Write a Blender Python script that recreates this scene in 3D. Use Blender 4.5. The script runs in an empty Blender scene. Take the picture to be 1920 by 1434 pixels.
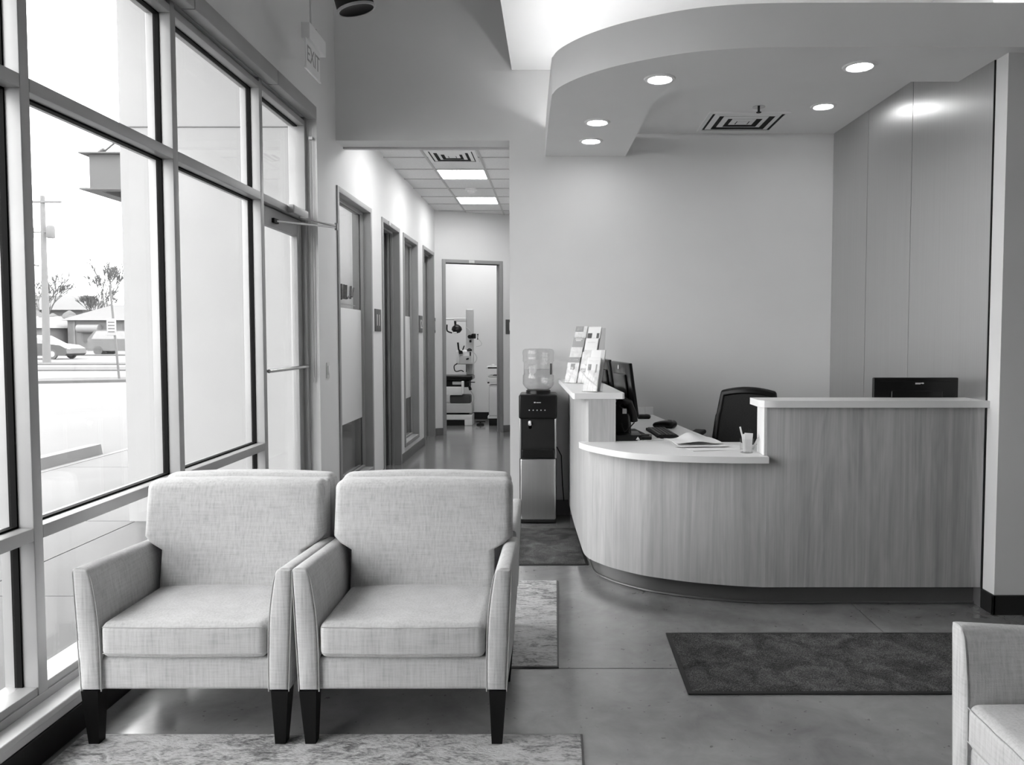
import bpy, math, random
from mathutils import Vector, Matrix
C = bpy.context.scene.collection
sc = bpy.context.scene
R = math.radians
PI = math.pi
rnd = random.Random(7)

# ------------------------------------------------------------------ camera
cam = bpy.data.cameras.new('camera')
camo = bpy.data.objects.new('camera', cam)
C.objects.link(camo)
sc.camera = camo
camo.location = (0, 0, 1.4)
camo.rotation_euler = (R(90 - 2.6), 0, 0)
cam.sensor_width = 36
cam.sensor_fit = 'HORIZONTAL'
cam.lens = 1400 / 1920 * 36
cam.shift_x = (960 - 1040) / 1920
cam.shift_y = (693.57 - 717) / 1920
cam.clip_start = .05
cam.clip_end = 600

# ------------------------------------------------------------------ world and exposure
w = bpy.data.worlds.new('sky')
sc.world = w
w.use_nodes = True
bg = w.node_tree.nodes['Background']
bg.inputs[0].default_value = (1, 1, 1, 1)
bg.inputs[1].default_value = 4.9
sc.view_settings.view_transform = 'Standard'
sc.view_settings.look = 'None'
sc.view_settings.gamma = 1
sc.view_settings.exposure = 0.74
try: sc.view_settings.use_curve_mapping = False
except Exception: pass
sc.cycles.max_bounces = 10
sc.cycles.diffuse_bounces = 6
sc.cycles.transparent_max_bounces = 24
sc.cycles.use_denoising = True
LAMP = dict(down=30.0, troffer=14.0, exam=15.0, endroom=3.3, cove=13.0)

# ------------------------------------------------------------------ materials (the photograph is black and white)
def g(v): return (v, v, v, 1)
class NT:
    def __init__(s, name):
        s.m = bpy.data.materials.new(name); s.m.use_nodes = True
        s.t = s.m.node_tree; s.n = s.t.nodes
        s.p = s.n['Principled BSDF']; s.out = s.n['Material Output']
    def node(s, k, **kw):
        n = s.n.new(k)
        for a, b in kw.items(): setattr(n, a, b)
        return n
    def link(s, a, b): s.t.links.new(a, b)
    def coords(s, scale=(1, 1, 1), rot=(0, 0, 0)):
        tc = s.node('ShaderNodeTexCoord'); mp = s.node('ShaderNodeMapping')
        mp.inputs['Scale'].default_value = scale; mp.inputs['Rotation'].default_value = rot
        s.link(tc.outputs['Object'], mp.inputs['Vector']); return mp.outputs['Vector']
    def noise(s, scale=5, detail=3, rough=.5, vec=None, dist=0):
        n = s.node('ShaderNodeTexNoise'); n.inputs['Scale'].default_value = scale
        n.inputs['Detail'].default_value = detail; n.inputs['Roughness'].default_value = rough
        n.inputs['Distortion'].default_value = dist
        if vec is not None: s.link(vec, n.inputs['Vector'])
        return n.outputs['Fac']
    def ramp(s, fac, stops):
        r = s.node('ShaderNodeValToRGB'); e = r.color_ramp.elements
        while len(e) < len(stops): e.new(.5)
        for i, (p, v) in enumerate(stops): e[i].position = p; e[i].color = g(v)
        s.link(fac, r.inputs['Fac']); return r.outputs['Color']
    def math(s, op, a, b=None):
        n = s.node('ShaderNodeMath', operation=op)
        for i, x in enumerate((a, b)):
            if x is None: continue
            if isinstance(x, (int, float)): n.inputs[i].default_value = x
            else: s.link(x, n.inputs[i])
        return n.outputs[0]
    def bump(s, h, strength=.3, dist=.01):
        b = s.node('ShaderNodeBump'); b.inputs['Strength'].default_value = strength
        b.inputs['Distance'].default_value = dist
        s.link(h, b.inputs['Height']); s.link(b.outputs['Normal'], s.p.inputs['Normal'])
def setp(p, v=None, rough=.5, metal=0, spec=.5):
    if v is not None: p.inputs['Base Color'].default_value = g(v)
    p.inputs['Roughness'].default_value = rough
    p.inputs['Metallic'].default_value = metal
    p.inputs['Specular IOR Level'].default_value = spec
def plain(name, v, rough=.5, metal=0, spec=.5, var=.06, vs=3.0):
    t = NT(name); setp(t.p, v, rough, metal, spec)
    f = t.noise(vs, 3, .5, t.coords())
    t.link(t.ramp(f, [(.3, v * (1 - var)), (.7, min(1, v * (1 + var)))]), t.p.inputs['Base Color'])
    return t.m
def emis(name, strength):
    t = NT(name); setp(t.p, .8)
    t.p.inputs['Emission Color'].default_value = g(1)
    t.p.inputs['Emission Strength'].default_value = strength
    return t.m
def fabric():
    t = NT('linen_fabric'); setp(t.p, .5, .9, 0, .15)
    a = t.noise(1, 3, .6, t.coords((140, 140, 9)))
    b = t.noise(1, 3, .6, t.coords((12, 12, 170)))
    c = t.noise(9, 2, .5, t.coords())
    s = t.math('ADD', t.math('MULTIPLY', a, .5), t.math('MULTIPLY', b, .34))
    s = t.math('ADD', s, t.math('MULTIPLY', c, .16))
    t.link(t.ramp(s, [(.30, .36), (.5, .49), (.70, .58)]), t.p.inputs['Base Color'])
    f = t.noise(1, 2, .5, t.coords((500, 500, 500)))
    t.bump(t.math('ADD', s, t.math('MULTIPLY', f, .4)), .35, .004)
    t.p.inputs['Sheen Weight'].default_value = .15
    return t.m
def wood(name, lo, hi, rough=.38):
    t = NT(name); setp(t.p, hi, rough, 0, .4)
    a = t.noise(1, 4, .6, t.coords((5.5, 5.5, .35)), 1.2)
    b = t.noise(1, 3, .6, t.coords((60, 60, 1.1)), .6)
    c = t.noise(1, 2, .5, t.coords((9, 9, 2.2)), 2.5)
    a2 = t.noise(1, 3, .5, t.coords((16, 16, .5)), .8)
    k = t.math('MULTIPLY', t.math('PINGPONG', t.math('MULTIPLY', a, 7.0), .5), .20)
    s = t.math('ADD', t.math('MULTIPLY', a2, .42), k)
    s = t.math('ADD', s, t.math('MULTIPLY', b, .34))
    s = t.math('ADD', s, t.math('MULTIPLY', c, .14))
    t.link(t.ramp(s, [(.30, lo), (.5, (lo + hi) / 2), (.70, hi)]), t.p.inputs['Base Color'])
    t.bump(s, .06, .002)
    return t.m
def concrete():
    t = NT('polished_concrete'); setp(t.p, .25, .3, 0, .5)
    t.p.inputs['Coat Weight'].default_value = 1; t.p.inputs['Coat Roughness'].default_value = .16; t.p.inputs['Coat IOR'].default_value = 1.75
    v = t.coords()
    a = t.noise(1.1, 5, .6, v, .6); b = t.noise(5, 5, .65, v, .4); c = t.noise(38, 2, .5, v)
    s = t.math('ADD', t.math('MULTIPLY', a, .62), t.math('MULTIPLY', b, .38))
    pit = t.ramp(c, [(.27, 0.0), (.31, 1.0)])
    pk = t.math('MULTIPLY', s, t.math('ADD', t.math('MULTIPLY', pit, .35), .65))
    t.link(t.ramp(pk, [(.26, .09), (.37, .165), (.5, .24), (.62, .31)]), t.p.inputs['Base Color'])
    t.link(t.ramp(b, [(.3, .17), (.7, .25)]), t.p.inputs['Roughness'])
    t.bump(b, .04, .004)
    return t.m
def mat_carpet():
    t = NT('entrance_mat_pile'); setp(t.p, .05, 1, 0, .1)
    v = t.coords(); a = t.noise(240, 2, .6, v); b = t.noise(7, 4, .6, v, 1)
    s = t.math('ADD', t.math('MULTIPLY', a, .6), t.math('MULTIPLY', b, .4))
    t.link(t.ramp(s, [(.38, .035), (.5, .09), (.62, .21)]), t.p.inputs['Base Color'])
    t.bump(a, .9, .01); return t.m
def rug_mat():
    t = NT('distressed_rug_pile'); setp(t.p, .4, 1, 0, .1)
    a = t.noise(1, 5, .7, t.coords((9, 22, 9), (0, 0, R(25))), 1.4)
    b = t.noise(1, 3, .6, t.coords((70, 160, 70), (0, 0, R(25))))
    c = t.noise(2.2, 2, .5, t.coords())
    s = t.math('ADD', t.math('MULTIPLY', a, .55), t.math('MULTIPLY', b, .25))
    s = t.math('ADD', s, t.math('MULTIPLY', c, .2))
    t.link(t.ramp(s, [(.38, .13), (.45, .32), (.52, .56), (.66, .68)]), t.p.inputs['Base Color'])
    t.bump(t.math('ADD', a, b), .5, .008); return t.m
def brushed(name, v, rough, an=.75, metal=.9):
    t = NT(name); setp(t.p, v, rough, metal)
    t.p.inputs['Anisotropic'].default_value = an
    t.p.inputs['Anisotropic Rotation'].default_value = .0
    tg = t.node('ShaderNodeTangent', direction_type='RADIAL', axis='Z')
    t.link(tg.outputs[0], t.p.inputs['Tangent'])
    a = t.noise(1, 3, .6, t.coords((180, 180, 1.2)))
    t.link(t.ramp(a, [(.3, v * .965), (.7, v * 1.035)]), t.p.inputs['Base Color'])
    t.bump(a, .004, .001); return t.m
def glass(name, tint=.94, ior=1.45, rough=.0, frost=0, fv=.8):
    m = bpy.data.materials.new(name); m.use_nodes = True; t = m.node_tree; n = t.nodes
    n.remove(n['Principled BSDF']); out = n['Material Output']
    tr = n.new('ShaderNodeBsdfTransparent'); tr.inputs[0].default_value = g(tint)
    gl = n.new('ShaderNodeBsdfGlossy'); gl.inputs['Roughness'].default_value = rough
    lw = n.new('ShaderNodeLayerWeight'); lw.inputs[0].default_value = .5
    pw = n.new('ShaderNodeMath'); pw.operation = 'POWER'; t.links.new(lw.outputs['Facing'], pw.inputs[0]); pw.inputs[1].default_value = 5
    f0 = ((ior - 1) / (ior + 1)) ** 2
    fr = n.new('ShaderNodeMath'); fr.operation = 'MULTIPLY_ADD'; t.links.new(pw.outputs[0], fr.inputs[0]); fr.inputs[1].default_value = .7; fr.inputs[2].default_value = f0
    mx = n.new('ShaderNodeMixShader')
    src = tr.outputs[0]
    if frost:
        d = n.new('ShaderNodeBsdfDiffuse'); d.inputs[0].default_value = g(fv)
        tl = n.new('ShaderNodeBsdfTranslucent'); tl.inputs[0].default_value = g(fv)
        a = n.new('ShaderNodeMixShader'); a.inputs[0].default_value = .5
        t.links.new(d.outputs[0], a.inputs[1]); t.links.new(tl.outputs[0], a.inputs[2])
        b = n.new('ShaderNodeMixShader'); b.inputs[0].default_value = frost
        t.links.new(tr.outputs[0], b.inputs[1]); t.links.new(a.outputs[0], b.inputs[2]); src = b.outputs[0]
    t.links.new(fr.outputs[0], mx.inputs[0]); t.links.new(src, mx.inputs[1]); t.links.new(gl.outputs[0], mx.inputs[2])
    t.links.new(mx.outputs[0], out.inputs[0]); return m

M = dict(
    wall=plain('wall_paint', .66, .75, 0, .25, .015), ceil=plain('ceiling_paint', .80, .8, 0, .2, .015),
    rearwall=plain('rear_wall_light_absorber', .16, .8), roomwall=plain('end_room_paint', .80, .8, 0, .2, .01), soffit=plain('soffit_paint', .78, .7, 0, .25, .015), tile=plain('acoustic_tile', .70, .9, 0, .1, .05, 60),
    tbar=plain('ceiling_grid_white', .45, .5), black=plain('black_plastic', .008, .28, 0, .25),
    matte=plain('matte_black', .012, .6, 0, .2), mesh=plain('mesh_black', .03, .85, 0, .2, .3, 300),
    base=plain('vinyl_base', .018, .5, 0, .2), baseh=plain('vinyl_base_grey', .12, .45, 0, .4), toe=plain('toe_kick_vinyl', .10, .32, 0, .5),
    alu=plain('anodised_aluminium', .34, .42, .25, .5), gasket=plain('rubber_gasket', .005, .7, 0, .1),
    sill=plain('sill_board', .62, .45), fabric=fabric(), leg=plain('dark_stained_leg', .007, .4, 0, .15),
    seam=plain('seam_thread', .40, .9), wood=wood('wood_laminate', .29, .54), woodside=wood('wood_laminate_side', .32, .53),
    top=plain('solid_surface_white', .72, .35, 0, .5, .02), conc=concrete(), groove=plain('joint_filler', .06, .8),
    mat=mat_carpet(), matedge=plain('mat_rubber_edge', .012, .6), rug=rug_mat(), rugedge=plain('rug_binding', .16, .9),
    metalwall=brushed('brushed_metal_panel', .54, .34, .55, .9), steel=brushed('brushed_steel', .52, .30, .0, .95),
    chrome=plain('satin_chrome', .6, .2, 1), frame=plain('hollow_metal_frame', .27, .5), doord=plain('dark_door_and_void', .045, .5),
    glass=glass('clear_glass', .965), hglass=glass('interior_glass', .93), frost=glass('frosted_film', .9, 1.3, .5, .85, .88),
    sign=plain('sign_plate_grey', .07, .45), white=plain('white_plastic', .75, .35), offwhite=plain('light_plastic', .55, .4),
    paper=plain('paper_white', .68, .8, 0, .2, .02), paperg=plain('paper_grey', .32, .8, 0, .2, .1), paperm=plain('paper_light_grey', .6, .8, 0, .2, .1, 40),
    exitl=plain('exit_letters', .34, .8), paperd=plain('paper_dark', .10, .8, 0, .2, .2, 40), acr=glass('clear_acrylic', .93, 1.5), bottle=glass('bottle_plastic', .93, 1.6, .04, .06, .5),
    water=glass('water', .97, 1.33), downE=emis('downlight_lens', LAMP['down']), trofE=emis('troffer_lens', LAMP['troffer']),
    exE=emis('exam_room_lens', LAMP['exam']), endE=emis('end_room_lens', LAMP['endroom']), cove=emis('cove_lamp', LAMP['cove']),
    dark=plain('vent_shade_black', .01, .9), logo=plain('logo_silver', .55, .4), screen=plain('screen_glass', .02, .12),
    # outside
    walk=plain('sidewalk_concrete', .125, .9, 0, .2, .04, 2), asphalt=plain('pale_asphalt', .112, .9, 0, .2, .06, .4), stucco=plain('white_stucco', .33, .9, 0, .1, .02),
    curb=plain('curb_concrete', .135, .9), verge=plain('winter_grass', .085, 1, 0, .1, .1, .8), pole=plain('weathered_pole', .12, .9), osteel=plain('painted_steel_channel', .085, .6),
    obark=plain('bare_branches', .085, 1), car=plain('car_paint_dark', .028, .35), cglass=plain('car_glass', .2, .2), tire=plain('tyre', .06, .8), wheel=plain('wheel_alloy', .25, .4),
    bld1=plain('building_render', .10, .9), bld2=plain('building_pale', .13, .9), roof=plain('building_roof', .10, .9), awn=plain('awning_cloth', .15, .9), bwin=plain('building_window', .05, .5), osign=plain('street_sign_face', .22, .6), opole=plain('street_sign_pole', .07, .6), hedge=plain('far_thicket', .10, 1, 0, .1, .2, .5),
)

# ------------------------------------------------------------------ mesh helpers
def wloc(o):
    v = Vector((0, 0, 0))
    while o is not None: v += o.location; o = o.parent
    return v
class MB:
    def __init__(s): s.v = []; s.f = []
    def add(s, vs, fs, T=None):
        k = len(s.v)
        s.v += [tuple(T @ Vector(p)) for p in vs] if T is not None else [tuple(p) for p in vs]
        s.f += [tuple(i + k for i in f) for f in fs]; return s
    def box(s, x0, x1, y0, y1, z0, z1, T=None):
        v = [(x, y, z) for z in (z0, z1) for y in (y0, y1) for x in (x0, x1)]
        return s.add(v, [(0, 2, 3, 1), (4, 5, 7, 6), (0, 1, 5, 4), (1, 3, 7, 5), (3, 2, 6, 7), (2, 0, 4, 6)], T)
    def rb(s, x0, x1, y0, y1, z0, z1, r=.004, na=2, nf=1, fn=None, T=None):
        h = ((x1 - x0) / 2, (y1 - y0) / 2, (z1 - z0) / 2); c = ((x0 + x1) / 2, (y0 + y1) / 2, (z0 + z1) / 2)
        r = min(r, min(h) * .98)
        def samp(hh):
            L = [hh - r + r * math.tan(R(45) * i / na) for i in range(na + 1)]
            mid = [-(hh - r) + 2 * (hh - r) * i / nf for i in range(1, nf)]
            return [-x for x in reversed(L)] + mid + L
        ids = {}; V = []; F = []
        def vid(p):
            ins = [max(-(h[i] - r), min(h[i] - r, p[i])) for i in range(3)]
            d = [p[i] - ins[i] for i in range(3)]; n = math.sqrt(sum(a * a for a in d)) or 1
            q = [ins[i] + d[i] / n * r for i in range(3)]
            key = tuple(round(a, 6) for a in q)
            if key not in ids:
                ids[key] = len(V); V.append(q)
            return ids[key]
        S = [samp(h[i]) for i in range(3)]
        for ax in range(3):
            a, b = (ax + 1) % 3, (ax + 2) % 3
            for sg in (-1, 1):
                for i in range(len(S[a]) - 1):
                    for j in range(len(S[b]) - 1):
                        q = []
                        for (u, w_) in ((i, j), (i + 1, j), (i + 1, j + 1), (i, j + 1)):
                            p = [0, 0, 0]; p[ax] = sg * h[ax]; p[a] = S[a][u]; p[b] = S[b][w_]; q.append(vid(p))
                        if sg < 0: q.reverse()
                        if len(set(q)) >= 3:
                            qq = []
                            for t in q:
                                if t not in qq: qq.append(t)
                            F.append(qq)
        V = [(p[0] + c[0], p[1] + c[1], p[2] + c[2]) for p in V]
        if fn: V = [fn(*p) for p in V]
        return s.add(V, F, T)
    def prism(s, poly, z0, z1, T=None):
        n = len(poly)
        a = sum(poly[i][0] * poly[(i + 1) % n][1] - poly[(i + 1) % n][0] * poly[i][1] for i in range(n))
        if a < 0: poly = poly[::-1]
        v = [(x, y, z0) for x, y in poly] + [(x, y, z1) for x, y in poly]
        f = [tuple(reversed(range(n))), tuple(range(n, 2 * n))] + [(i, (i + 1) % n, (i + 1) % n + n, i + n) for i in range(n)]
        return s.add(v, f, T)
    def ribbon(s, pts, th, z0, z1, T=None, closed=False):
        # wall of thickness th on the left of the polyline
        n = len(pts); off = []
        for i in range(n):
            a = Vector(pts[max(i - 1, 0)]); b = Vector(pts[min(i + 1, n - 1)]); d = (b - a).normalized()
            off.append((pts[i][0] - d.y * th, pts[i][1] + d.x * th))
        v = []
        for i in range(n): v += [(*pts[i], z0), (*pts[i], z1), (*off[i], z1), (*off[i], z0)]
        f = [(0, 1, 2, 3), (4 * n - 1, 4 * n - 2, 4 * n - 3, 4 * n - 4)]
        for i in range(n - 1):
            k = 4 * i
            for a in range(4):
                b = (a + 1) % 4; f.append((k + a, k + 4 + a, k + 4 + b, k + b))
        return s.add(v, f, T)
    def tube(s, pts, r, n=8, T=None, caps=True):
        pts = [Vector(p) for p in pts]; rr = r if isinstance(r, (list, tuple)) else [r] * len(pts)
        V = []; F = []; up = None
        for i, p in enumerate(pts):
            d = (pts[min(i + 1, len(pts) - 1)] - pts[max(i - 1, 0)]).normalized()
            if up is None: up = Vector((0, 0, 1)) if abs(d.z) < .9 else Vector((1, 0, 0))
            a = d.cross(up).normalized(); up = a.cross(d).normalized()
            for k in range(n):
                t = 2 * PI * k / n; q = p + (a * math.cos(t) + up * math.sin(t)) * rr[i]; V.append(tuple(q))
        for i in range(len(pts) - 1):
            for k in range(n):
                F.append((i * n + k, i * n + (k + 1) % n, (i + 1) * n + (k + 1) % n, (i + 1) * n + k))
        if caps: F += [tuple(reversed(range(n))), tuple(range((len(pts) - 1) * n, len(pts) * n))]
        return s.add(V, F, T)
    def lathe(s, prof, cx=0, cy=0, n=24, T=None, caps=True, sx=1, sy=1):
        V = []; F = []
        for (r, z) in prof:
            for k in range(n):
                t = 2 * PI * k / n; V.append((cx + r * math.cos(t) * sx, cy + r * math.sin(t) * sy, z))
        for i in range(len(prof) - 1):
            for k in range(n): F.append((i * n + k, i * n + (k + 1) % n, (i + 1) * n + (k + 1) % n, (i + 1) * n + k))
        if caps: F += [tuple(reversed(range(n))), tuple(range((len(prof) - 1) * n, len(prof) * n))]
        return s.add(V, F, T)
    def build(s, name, mat, parent=None, smooth=True, ang=40):
        me = bpy.data.meshes.new(name)
        L = wloc(parent) if parent is not None else Vector((0, 0, 0))
        me.from_pydata([(p[0] - L.x, p[1] - L.y, p[2] - L.z) for p in s.v], [], s.f)
        me.update()
        if smooth:
            me.shade_smooth(); me.set_sharp_from_angle(angle=R(ang))
        me.materials.append(M[mat] if isinstance(mat, str) else mat)
        o = bpy.data.objects.new(name, me); C.objects.link(o); o.parent = parent
        return o
def thing(name, label, cat, loc=(0, 0, 0), group=None):
    o = bpy.data.objects.new(name, None); C.objects.link(o); o.location = loc; o.empty_display_size = .1
    o['label'] = label; o['category'] = cat
    if group: o['group'] = group
    return o
def tag(o, label, cat, group=None, kind=None):
    o['label'] = label; o['category'] = cat
    if group: o['group'] = group
    if kind: o['kind'] = kind
    return o
def rebase(o, loc):
    # give a single-mesh thing an origin at its own base
    for v in o.data.vertices: v.co -= Vector(loc)
    o.location = loc; return o
def struct(name, mb, mat, parent=None, smooth=False):
    o = mb.build(name, mat, parent, smooth)
    if parent is None: o['kind'] = 'structure'
    return o
def sroot(name, loc=(0, 0, 0)):
    o = bpy.data.objects.new(name, None); C.objects.link(o); o.location = loc; o['kind'] = 'structure'; return o
def dup(o, parent=None):
    c = o.copy(); C.objects.link(c)
    if parent is not None: c.parent = parent
    for ch in list(o.children): dup(ch, c)
    return c
def text(name, body, size, mat, parent, T, ext=.001, sx=1, sy=1):
    cu = bpy.data.curves.new(name, 'FONT'); cu.body = body; cu.size = size; cu.extrude = ext
    cu.align_x = 'CENTER'; cu.align_y = 'CENTER'; cu.materials.append(M[mat])
    tmp = bpy.data.objects.new(name + '_curve', cu); C.objects.link(tmp)
    bpy.context.view_layer.update()
    me = bpy.data.meshes.new_from_object(tmp.evaluated_get(bpy.context.evaluated_depsgraph_get()))
    bpy.data.objects.remove(tmp); bpy.data.curves.remove(cu)
    o = bpy.data.objects.new(name, me); C.objects.link(o)
    if parent is not None: o.parent = parent; T = Matrix.Translation(-wloc(parent)) @ T
    o.matrix_local = T @ Matrix.Diagonal((sx, sy, 1, 1)); return o
def crom(pts, n=8):
    out = []
    P = [pts[0]] + list(pts) + [pts[-1]]
    for i in range(1, len(P) - 2):
        for k in range(n):
            t = k / n; a, b, c_, d = P[i - 1], P[i], P[i + 1], P[i + 2]
            out.append(tuple(.5 * ((2 * b[j]) + (-a[j] + c_[j]) * t + (2 * a[j] - 5 * b[j] + 4 * c_[j] - d[j]) * t * t + (-a[j] + 3 * b[j] - 3 * c_[j] + d[j]) * t ** 3) for j in range(len(b))))
    out.append(tuple(pts[-1])); return out
def ring(mb, x0, x1, y0, y1, wd, z0, z1):
    mb.box(x0, x1, y0, y0 + wd, z0, z1); mb.box(x0, x1, y1 - wd, y1, z0, z1)
    mb.box(x0, x0 + wd, y0 + wd, y1 - wd, z0, z1); mb.box(x1 - wd, x1, y0 + wd, y1 - wd, z0, z1); return mb

XW = -1.68; YB = 5.8; ZC = 4.1
# ================================================================== SHELL
fl = sroot('floor')
M_base = MB().box(-1.86, 5.1, -3.0, 5.7, -.2, -.012).box(-3.25, 5.1, 5.7, 14, -.2, -.012).build('floor_substrate', 'groove', fl, False)
gap = .0025
for xa, xb in ((-3.2, -.62), (-.62, 1.557), (1.557, 5.05)):
    pass
for (xa, xb, ya, yb) in ((-1.9, 1.557, -2.9, 3.089), (1.557, 5.05, -2.9, 3.089), (-1.9, 1.557, 3.089, 7.1), (1.557, 5.05, 3.089, 7.1), (-3.2, 1.557, 7.1, 10.3), (-3.2, 1.557, 10.3, 13.9)):
    MB().box(xa + gap, xb - gap, ya + gap, yb - gap, -.02, 0).build('concrete_slab', 'conc', fl, False)
MB().box(-3.2, -1.905, 5.8, 7.0, -.02, 0).build('concrete_slab', 'conc', fl, False)

# window wall: solid parts
wl = MB()
wl.box(-1.86, XW, -2.9, 5.8, 3.012, ZC)          # above the blinds
wl.box(-1.86, XW, 5.337, 5.8, 0, 3.012)          # pier between the storefront and the corridor
wl.box(-1.86, -1.755, -2.9, 5.337, 2.93, 3.012)
wl.box(-1.86, -1.70, .5, 4.55, 0, .13)
wl.box(-1.86, XW, -2.9, .5, 0, 3.012)  # unseen stretch closed off to cut daylight from behind the camera
wall_left = struct('wall_left', wl, 'wall')
struct('trim_1', MB().rb(-1.76, XW, .5, 4.56, .128, .152, .004), 'sill', None)          # sill ledge
struct('trim_2', MB().rb(-1.70, XW - .004, .5, 4.56, .10, .130, .002), 'sill', None)
bb = MB().rb(-1.70, XW + .004, -2.9, 4.56, .0, .10, .004)
struct('baseboard_left', bb, 'base')
struct('baseboard_pier', MB().rb(XW - .002, XW + .010, 5.345, 5.795, 0, .10, .003), 'base')

# corridor left wall with its four openings
HX = -1.83
op = [(5.84, 6.83, .20, 2.515), (7.335, 8.075, 0, 2.51), (8.355, 9.135, .20, 2.50), (9.595, 10.355, 0, 2.51)]
hw = MB(); y = 5.8
for (a, b, z0, z1) in op:
    a -= .035; b += .035
    hw.box(HX, XW, y, a, 0, ZC); hw.box(HX, XW, a, b, z1 + .035, ZC)
    if z0 > 0: hw.box(HX, XW, a, b, 0, z0 - .035)
    y = b
hw.box(HX, XW, y, 10.9, 0, ZC)
struct('wall_corridor_left', hw, 'wall')
hb = sroot('baseboard_corridor')
for (a, b) in ((5.8, 7.295), (8.115, 9.555), (10.395, 10.52)):
    MB().rb(XW - .002, XW + .010, a, b, 0, .10, .003).build('base_strip', 'baseh', hb)

# back wall: header over the corridor mouth and the wall behind the desk
bw = MB()
bw.box(XW, -.348, YB, 6.0, 2.897, ZC)
bw.box(-.348, 2.40, YB, 6.0, 0, ZC)
struct('wall_back', bw, 'wall')
struct('baseboard_back', MB().rb(-.35, .12, YB - .012, YB + .002, 0, .12, .003), 'baseh')
struct('wall_corridor_right', MB().box(-.348, -.2, 6.0, 11.6, 0, ZC), 'wall')
struct('trim_3', MB().box(XW, -.348, 5.998, 6.04, 2.885, 2.905), 'tbar')

# right: deep pier beside the desk, rest of the room
struct('wall_right_pier', MB().add([(2.21, 3.70, 0), (5.1, 3.70, 0), (5.1, 5.9, 0), (2.145, 5.9, 0), (2.21, 3.70, 2.85), (5.1, 3.70, 2.85), (5.1, 5.9, 2.85), (2.145, 5.9, 2.85)],
       [(0, 3, 2, 1), (4, 5, 6, 7), (0, 1, 5, 4), (1, 2, 6, 5), (2, 3, 7, 6), (3, 0, 4, 7)]), 'wall')
struct('wall_right_upper', MB().box(2.3, 5.1, 4.0, 5.9, 2.85, ZC), 'wall')
struct('baseboard_pier_front', MB().rb(2.198, 5.0, 3.688, 3.702, 0, .10, .003).rb(2.198, 2.212, 3.688, 3.80, 0, .10, .003), 'base')
struct('wall_right', MB().box(5.0, 5.2, -3, 3.75, 0, ZC), 'wall')
struct('wall_rear', MB().box(-1.9, 5.2, -3.1, -2.9, 0, ZC), 'rearwall')  # unseen wall, made dark to cut the light on camera-facing surfaces

# ceilings
struct('ceiling', MB().box(-3.3, 5.2, -3.1, 14, ZC, ZC + .25), 'ceil')
struct('ceiling_lower', MB().box(-.328, 5.1, -2.95, YB, 3.43, ZC), 'ceil')

# curved soffit over the desk
outer = crom([(-.072, 5.8), (-.048, 5.1), (-.020, 4.42), (-.008, 4.31), (.035, 4.19), (.15, 4.03), (.31, 3.885), (.49, 3.775), (.67, 3.695), (.868, 3.65), (1.10, 3.632), (1.5, 3.63)], 7) + [(5.0, 3.63)]
inner = crom([(.543, 5.8), (.562, 5.2), (.580, 4.56), (.592, 4.45), (.625, 4.345), (.68, 4.265), (.77, 4.195), (.9, 4.147), (1.05, 4.124), (1.3, 4.117)], 7) + [(5.0, 4.115)]
so = MB().prism(outer + inner[::-1], 2.778, 2.93)
so_o = struct('ceiling_soffit', so, 'soffit')
MB().ribbon(outer, .03, 2.93, 2.985).build('soffit_lip', 'soffit', so_o, True, 60)
so_o.data.shade_smooth(); so_o.data.set_sharp_from_angle(angle=R(40))
struct('ceiling_nook', MB().prism([(.40, 5.8), (.43, 4.5), (.55, 4.2), (.8, 4.05), (1.1, 4.0), (2.35, 4.0), (2.35, 5.8)], 2.95, 2.975), 'soffit')
cv = crom([(x + .09, y_ + .075) for x, y_ in [(-.072, 5.62), (-.048, 5.1), (-.018, 4.45), (.035, 4.20), (.15, 4.03), (.31, 3.885), (.49, 3.775), (.67, 3.695), (.868, 3.65), (1.10, 3.632)]], 3) + [(2.9, 3.71), (4.8, 3.71)]
cl = thing('cove_light', 'hidden light strip on top of the curved soffit', 'light', (0.02, 5.6, 2.93))
MB().tube([(x, y_, 2.952) for x, y_ in cv], .011, 6).build('light_tube', 'cove', cl)
MB().ribbon([(x + .02, y_ + .0) for x, y_ in cv], .02, 2.928, 2.942).build('mounting_rail', 'white', cl)

# brushed metal panels on the pier (three sheets)
mwr = sroot('wall_panels_right')
def pierx(y_): return 2.21 + (2.145 - 2.21) * (y_ - 3.7) / 2.2
def sheet(ya, yb):
    t = .008
    xa, xb = pierx(ya), pierx(yb)
    MB().add([(xa - t, ya, 0.0), (xa, ya, 0), (xb, yb, 0), (xb - t, yb, 0), (xa - t, ya, 2.95), (xa, ya, 2.95), (xb, yb, 2.95), (xb - t, yb, 2.95)],
        [(0, 3, 2, 1), (4, 5, 6, 7), (0, 1, 5, 4), (1, 2, 6, 5), (2, 3, 7, 6), (3, 0, 4, 7)]).build('metal_sheet', 'metalwall', mwr, False)
sheet(3.80, 4.598); sheet(4.603, 5.20); sheet(5.205, 5.798)
MB().rb(2.199, 2.212, 3.796, 3.801, 0, 2.78, .001).build('edge_trim', 'black', mwr)

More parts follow.
